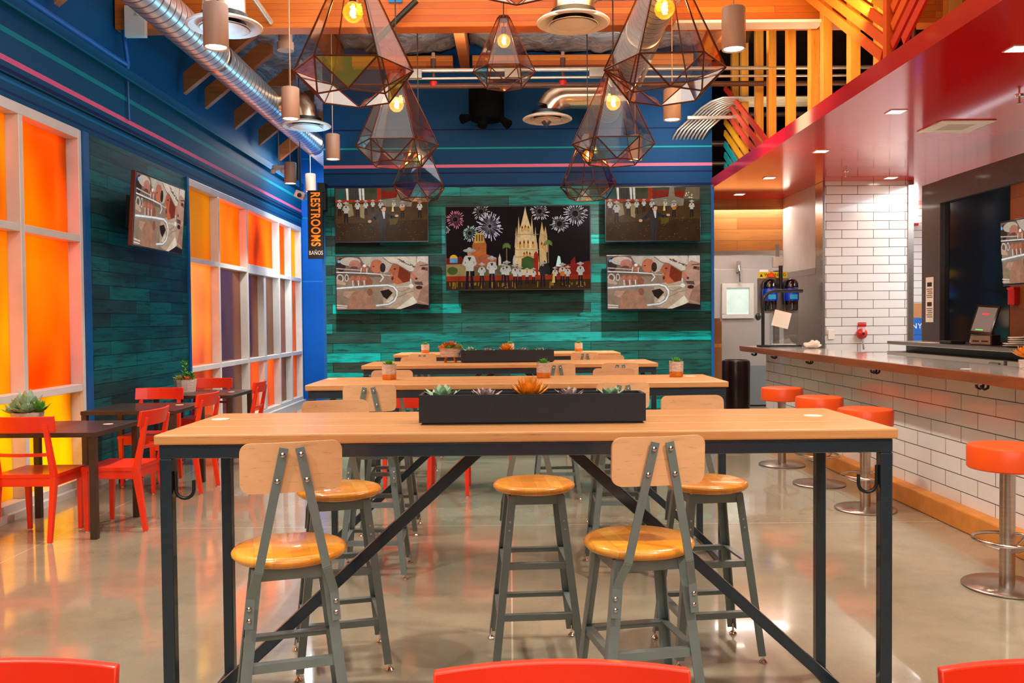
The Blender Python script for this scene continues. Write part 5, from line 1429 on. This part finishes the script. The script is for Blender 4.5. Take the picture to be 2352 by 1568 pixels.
# sneeze guard at the end of the counter
r = empty('sneeze_guard', (3.0, 10.3, CT), 0, 'black arched frame with a clear glass guard at the counter end', 'guard')
p = MB(); pts = [(0, 0, 0.02), (0, 0, 0.52)] + [(0.14-0.14*math.cos(a), 0, 0.52+0.14*math.sin(a)) for a in [PI/2*i/8 for i in range(1, 9)]] + [(0.47, 0, 0.66)]
p.tube(pts, 0.02, 12); p.build('frame', M['black'], r, smooth=50)
MB().box(-0.06, 0.06, -0.06, 0.06, 0, 0.025).build('foot', M['black'], r, bevel=0.005)
MB().box(0.08, 0.40, -0.05, -0.042, 0.0, 0.5).build('glass_panel', M['clearglass'], r)
MB().box(0.06, 0.46, 0.0, 0.10, 0.0, 0.02).build('tray', M['black'], r)
MB().ball((-0.06, -0.01, 0.36), 0.035, 12, 8, (1, 1, 1.3)).build('clamp_knob', M['black'], r, smooth=60)
b = MB(); b.box(-0.03, 0.17, 0, 0.002, -0.09, 0.10, Matrix.Rotation(0.25, 4, 'Y'))
o = thing(b, 'paper_sheet', M['paper'], 'sheet of paper taped at a slant on the glass guard', 'paper'); o.location = (3.13, 10.235, CT+0.34)
o = thing(MB().box(0, 0.26, 0, 0.1, 0, 0.012), 'paper_stack', M['paper'], 'white papers lying on the black tray under the guard', 'paper'); o.location = (3.13, 10.30, CT+0.022)
# blue filters behind
r = empty('water_filter', (3.53, 11.36, 1.66), 0, 'blue-headed twin water filter with black canisters behind the counter', 'water filter')
for x in (-0.13, 0.15):
    MB().lathe([(0, -0.13), (0.075, -0.13), (0.085, -0.11), (0.085, 0.0), (0, 0.0)], 20, Matrix.Translation((x, 0, 0))).build('canister', M['blackgloss'], r, smooth=50)
    MB().lathe([(0.092, 0.0), (0.095, 0.03), (0.095, 0.14), (0.085, 0.16), (0, 0.17)], 20, Matrix.Translation((x, 0, 0))).build('filter_head', M['blueplastic'], r, smooth=50)
    c = MB(); c.lathe([(0.09, 0.17), (0.085, 0.23), (0.06, 0.275), (0.0, 0.29)], 20, Matrix.Translation((x, 0, 0))); c.build('cap', M['blackgloss'], r, smooth=50)
    MB().box(x-0.05, x+0.05, -0.1, -0.088, 0.02, 0.08).build('label', plain('cyan_label', (40, 170, 220), 0.5), r)
MB().box(-0.26, 0.28, 0.1, 0.12, -0.16, 0.30).build('back_plate', M['brushed'], r)
MB().box(-0.03, 0.03, 0.12, 0.2, -1.66, 0.40).build('stand_post', M['brushed'], r)
r = empty('warning_label', (3.42, 11.40, 1.99), 0, 'yellow warning label above the blue water filter', 'label')
MB().box(-0.16, 0.22, 0, 0.006, -0.03, 0.05).build('plate', M['yellow'], r)
words('lettering', 'WARNING', 0.055, M['ink'], r, (0.06, -0.002, 0.01), (R(90), 0, 0), 0.001)
MB().prism([(-0.14, -0.012), (-0.10, -0.012), (-0.12, 0.028)], 0.002, Matrix.Rotation(R(90), 4, 'X')).build('triangle', M['ink'], r)
r = empty('plug_box', (3.53, 11.42, 2.10), 0, 'grey outlet box with an orange cone tag above the warning label', 'outlet')
MB().box(-0.07, 0.07, 0, 0.06, 0, 0.14).build('box', M['offwhite'], r, bevel=0.006)
MB().cyl((0.02, -0.03, 0.02), (0.02, -0.03, -0.28), 0.025, 10).build('plug_cord', M['black'], r, smooth=50)
MB().lathe([(0.075, -0.13), (0.01, -0.05)], 16, Matrix.Translation((-0.1, 0, 0)), cap=True).build('tag', M['orange'], r, smooth=50)
MB().box(-0.02, 0.02, 0.02, 0.06, 0.14, 0.30).build('conduit', M['brushed'], r)
# crumpled towel
b = MB(); b.ball((0, 0, 0.04), 0.07, 22, 14, (1.3, 1, 0.62))
b.v = [v*(1+0.35*noise.noise(v*22)) for v in b.v]
b.v = [Vector((v.x, v.y, max(0.001, v.z))) for v in b.v]
o = thing(b, 'towel', M['cloth'], 'crumpled white towel on the bar counter before the pillar', 'towel', smooth=70); o.location = (3.40, 9.75, CT)
# fire bell and sign, switch plate
yb = 10.995
q = at(1978, 766, yb)
r = empty('fire_bell', tuple(q), 0, 'round red fire alarm bell on the white tiled pillar', 'fire bell')
Mx = Matrix.Rotation(R(90), 4, 'X')
MB().lathe([(0, 0.075), (0.02, 0.075), (0.03, 0.06), (0.055, 0.055), (0.066, 0.035), (0.068, 0.01), (0.06, 0.0)], 28, Mx, cap=False).build('gong', M['redplastic'], r, smooth=50)
MB().lathe([(0, 0.082), (0.018, 0.08), (0.02, 0.07)], 16, Mx, cap=False).build('centre_nut', M['chrome'], r, smooth=50)
MB().tube([(0.01, -0.02, -0.06), (0.012, -0.03, -0.14), (0.02, -0.03, -0.20)], 0.012, 8).build('outlet_pipe', M['chrome'], r, smooth=50)
q = at(1980, 745, yb)
r = empty('bell_sign', tuple(q), 0, 'small red sign right above the fire bell', 'sign')
MB().box(-0.052, 0.052, -0.004, 0.0, -0.026, 0.026).build('plate', M['redplastic'], r)
words('lettering', 'FIRE ALARM', 0.016, M['white'], r, (0, -0.005, 0.008), (R(90), 0, 0), 0.0005)
q = at(1909, 768, yb)
thing(MB().box(q.x-0.04, q.x+0.04, yb-0.012, yb, q.z-0.06, q.z+0.06), 'switch_plate', M['white'], 'blank white switch plate on the tiled pillar', 'switch plate', bevel=0.004)
# bin and cardboard by the cooler door
q = at(1686, 830, 12.9)
b = MB(); b.lathe([(0, 0), (0.19, 0), (0.195, 0.01), (0.20, 0.80), (0.19, 0.83), (0.17, 0.84), (0.165, 0.82), (0, 0.80)], 32)
o = thing(b, 'trash_bin', plain('dark_bronze_bin', (50, 36, 32), 0.3, 0.5, 0.1, 4, coat=0.2), 'round dark metal trash bin beside the cooler door', 'trash bin', smooth=40); o.location = (3.25, 12.5, 0)
b = MB(); b.box(-0.06, 0.055, 0, 0.10, 0, 1.40); b.box(-0.045, 0.04, 0.01, 0.09, 1.40, 1.44)
b2 = MB().box(-0.062, 0.057, -0.002, 0.0, 1.04, 1.09)
r = empty('cardboard_box', (2.86, 11.95, 0), 0, 'tall narrow cardboard box standing at the blue wall edge', 'cardboard box')
b.build('carton', M['cardboard'], r, bevel=0.004); b2.build('tape_band', M['stud'], r)
# notice on the panel
r = empty('notice', (4.497, 9.31, 1.62), 0, 'white printed notice on the dark grey bar panel', 'notice')
MB().box(-0.002, 0, -0.085, 0.085, -0.24, 0.24).build('sheet', M['paper'], r)
tx = MB()
for z0 in (0.14, -0.07):
    tx.box(-0.0035, -0.002, -0.05, 0.05, z0, z0+0.045)
    for k in range(5): tx.box(-0.0035, -0.002, -0.065+0.008*(k % 2), 0.065-0.012*(k % 3), z0-0.03-0.022*k, z0-0.022-0.022*k)
tx.build('print', M['ink'], r)
# boxes in the kitchen gap
for z0, z1, m, t_, lab in ((1.42, 1.64, 'cardboard', None, 'plain cardboard carton on top of the blue boxes in the kitchen gap'), (1.17, 1.42, 'bluebox', 'NY', 'blue supply box topmost of the blue stack in the kitchen gap'), (0.99, 1.165, 'bluebox', None, 'blue supply box in the middle of the stack in the kitchen gap'), (0.80, 0.985, 'bluebox', 'XX', 'lowest blue supply box of the stack in the kitchen gap')):
    if 'bluebox' not in M: M['bluebox'] = plain('blue_carton', (14, 90, 170), 0.5)
    r = empty('supply_box', (6.10, 12.9, z0), 0, lab, 'box', 'boxes in the kitchen gap')
    MB().box(-0.22, 0.22, 0, 0.3, 0, z1-z0-0.003).build('carton', M[m], r, bevel=0.004)
    if t_: words('lettering', t_, 0.11, M['white'], r, (-0.06, -0.002, (z1-z0)/2), (R(90), 0, 0), 0.001)
sh = MB(); sh.box(5.7, 6.5, 12.85, 13.3, 0.76, 0.80); sh.box(5.7, 5.74, 12.85, 13.3, 0, 0.76); sh.box(6.46, 6.5, 12.85, 13.3, 0, 0.76)
thing(sh, 'kitchen_rack', M['brushed'], 'steel rack under the blue boxes in the kitchen gap', 'rack', bevel=0.003)
r = empty('kitchen_lamp', (6.08, 13.36, 3.02), 0, 'bright wall lamp glimpsed in the kitchen gap', 'lamp')
MB().box(-0.18, 0.18, -0.03, 0.03, -0.15, 0.15).build('diffuser', glow('kitchen_lamp_glow', (255, 255, 250), 5.0), r, bevel=0.01)
MB().box(-0.19, 0.19, -0.02, 0.035, -0.19, -0.15).build('red_base', M['redplastic'], r)
# back counter and what stands on it
M['drawer'] = plain('grey_drawer_front', (96, 88, 84), 0.4, 0.2, 0.06, 5)
r = empty('back_counter', (4.2, 6.0, 0), 0, 'black back bar counter with steel drawers behind the bar', 'counter')
MB().box(-0.25, 0.295, -4, 3.1, 1.155, 1.19).build('top', M['laminate'], r, bevel=0.004)
MB().box(-0.05, 0.295, -4, 3.1, 0.0, 1.155).build('body', M['black'], r)
for y0, y1 in ((0.95, 3.1), (-0.9, 0.9), (-3, -0.95)):
    o = MB().box(-0.25, -0.05, y0, y1, 1.0, 1.085).build('drawer', M['drawer'], r, bevel=0.004)
    MB().box(-0.262, -0.25, y0+0.05, y0+0.2, 1.03, 1.06).build('handle', M['black'], o)
MB().box(-0.25, -0.05, -4, 3.1, 0, 1.0).build('door', M['black'], r)
BT = 1.19
r = empty('order_tablet', (4.16, 7.62, BT), R(-62), 'order tablet on a stand facing the room', 'tablet')
Tm = Matrix.Translation((0, 0, 0.22)) @ Matrix.Rotation(R(-22), 4, 'X') @ Matrix.Rotation(R(4), 4, 'Y')
MB().box(-0.11, 0.11, 0, 0.018, -0.14, 0.14, Tm).build('body', M['blackgloss'], r, bevel=0.006)
MB().box(-0.09, 0.09, -0.002, 0, -0.11, 0.115, Tm).build('screen', plain('tablet_screen', (96, 84, 80), 0.2, emit=(110, 96, 92), est=0.35), r)
lg = MB(); lg.box(-0.03, -0.008, -0.004, -0.002, 0.045, 0.06, Tm); lg.box(-0.006, 0.03, -0.004, -0.002, 0.045, 0.06, Tm)
lg.build('icon', glow('tablet_red', (230, 40, 40), 0.8), r)
MB().box(-0.05, 0.02, -0.004, -0.002, -0.10, -0.092, Tm).build('status_bar', glow('tablet_green', (70, 210, 90), 0.8), r)
MB().box(-0.1, 0.1, 0.0, 0.2, 0, 0.02).build('base', M['black'], r, bevel=0.005)
MB().bar((0, 0.1, 0.02), (0, 0.06, 0.2), 0.06, 0.03).build('stand', M['black'], r)
r = empty('receipt_printer', (4.06, 7.50, BT), R(-75), 'low steel-fronted receipt printer under the order tablet', 'printer')
MB().box(-0.12, 0.12, 0.006, 0.10, 0, 0.09).build('body', M['black'], r, bevel=0.005)
MB().box(-0.11, 0.11, 0, 0.006, 0.008, 0.082).build('face_plate', M['brushed'], r)
for s in (-0.05, 0.05): MB().box(s-0.035, s+0.035, -0.003, 0, 0.03, 0.042).build('slot', M['black'], r)
r = empty('customer_display', (4.34, 7.18, BT), R(-100), 'black display seen edge-on behind the order tablet', 'display')
Tm2 = Matrix.Translation((0, 0, 0.17)) @ Matrix.Rotation(R(-28), 4, 'X')
MB().box(-0.13, 0.13, 0, 0.02, -0.13, 0.13, Tm2).build('panel', M['black'], r, bevel=0.005)
MB().box(-0.08, 0.08, 0.0, 0.15, 0, 0.02).build('base', M['black'], r)
for k in range(5):
    rad = 0.105 if k < 2 else 0.07
    o = thing(MB().lathe([(0, 0), (rad*0.6, 0), (rad, 0.012), (rad, 0.016), (rad*0.6, 0.005), (0, 0.005)], 28), 'plate', M['offwhite'], ['lowest wide plate of the small stack on the back counter', 'second wide plate of the small stack on the back counter', 'middle plate of the small stack on the back counter', 'fourth plate of the small stack on the back counter', 'topmost plate of the small stack on the back counter'][k], 'plate', 'plates on the back counter', smooth=50)
    o.location = (4.08, 6.98, BT+0.001+0.0165*k)
o = thing(MB().box(-0.07, 0.07, -0.1, 0.1, 0, 0.03), 'keypad', M['black'], 'black card reader lying left of the receipt printer', 'card reader', bevel=0.006); o.location = (4.05, 7.95, BT)
o = thing(MB().box(-0.0015, 0.0015, -0.07, 0.07, 0, 0.2, Matrix.Rotation(R(12), 4, 'X')), 'receipt_paper', M['paper'], 'pink-white slip standing left of the order tablet', 'paper'); o.location = (4.18, 7.78, BT); o.rotation_euler = (0, 0, R(30))
o = thing(MB().box(-0.06, 0.06, -0.14, 0.14, 0, 0.006), 'menu_sheet', M['paper'], 'white sheet lying at the front of the back counter', 'paper'); o.location = (4.02, 8.3, BT)
r = empty('wall_dispenser', (4.555, 7.82, 1.62), 0, 'small red box on the walnut wall behind the tablet', 'red box')
MB().box(-0.05, 0, -0.05, 0.05, -0.08, 0.06).build('box', M['redplastic'], r, bevel=0.006)
MB().box(-0.055, 0, -0.055, 0.055, 0.06, 0.08).build('lid', M['redplastic'], r, bevel=0.004)
r = empty('potted_flower', (3.40, 5.72, CT), 0, 'yellow succulent cut off at the right picture edge on the counter', 'potted plant')
MB().lathe([(0, 0), (0.04, 0), (0.045, 0.06), (0.0, 0.055)], 14, cap=False).build('pot', M['potwood'], r, smooth=30)
b = MB(); rosette(b, (0, 0, 0.07), 0.10, SPIKY, 0.26, 90); b.build('leaves', M['leaforange'], r, smooth=60)
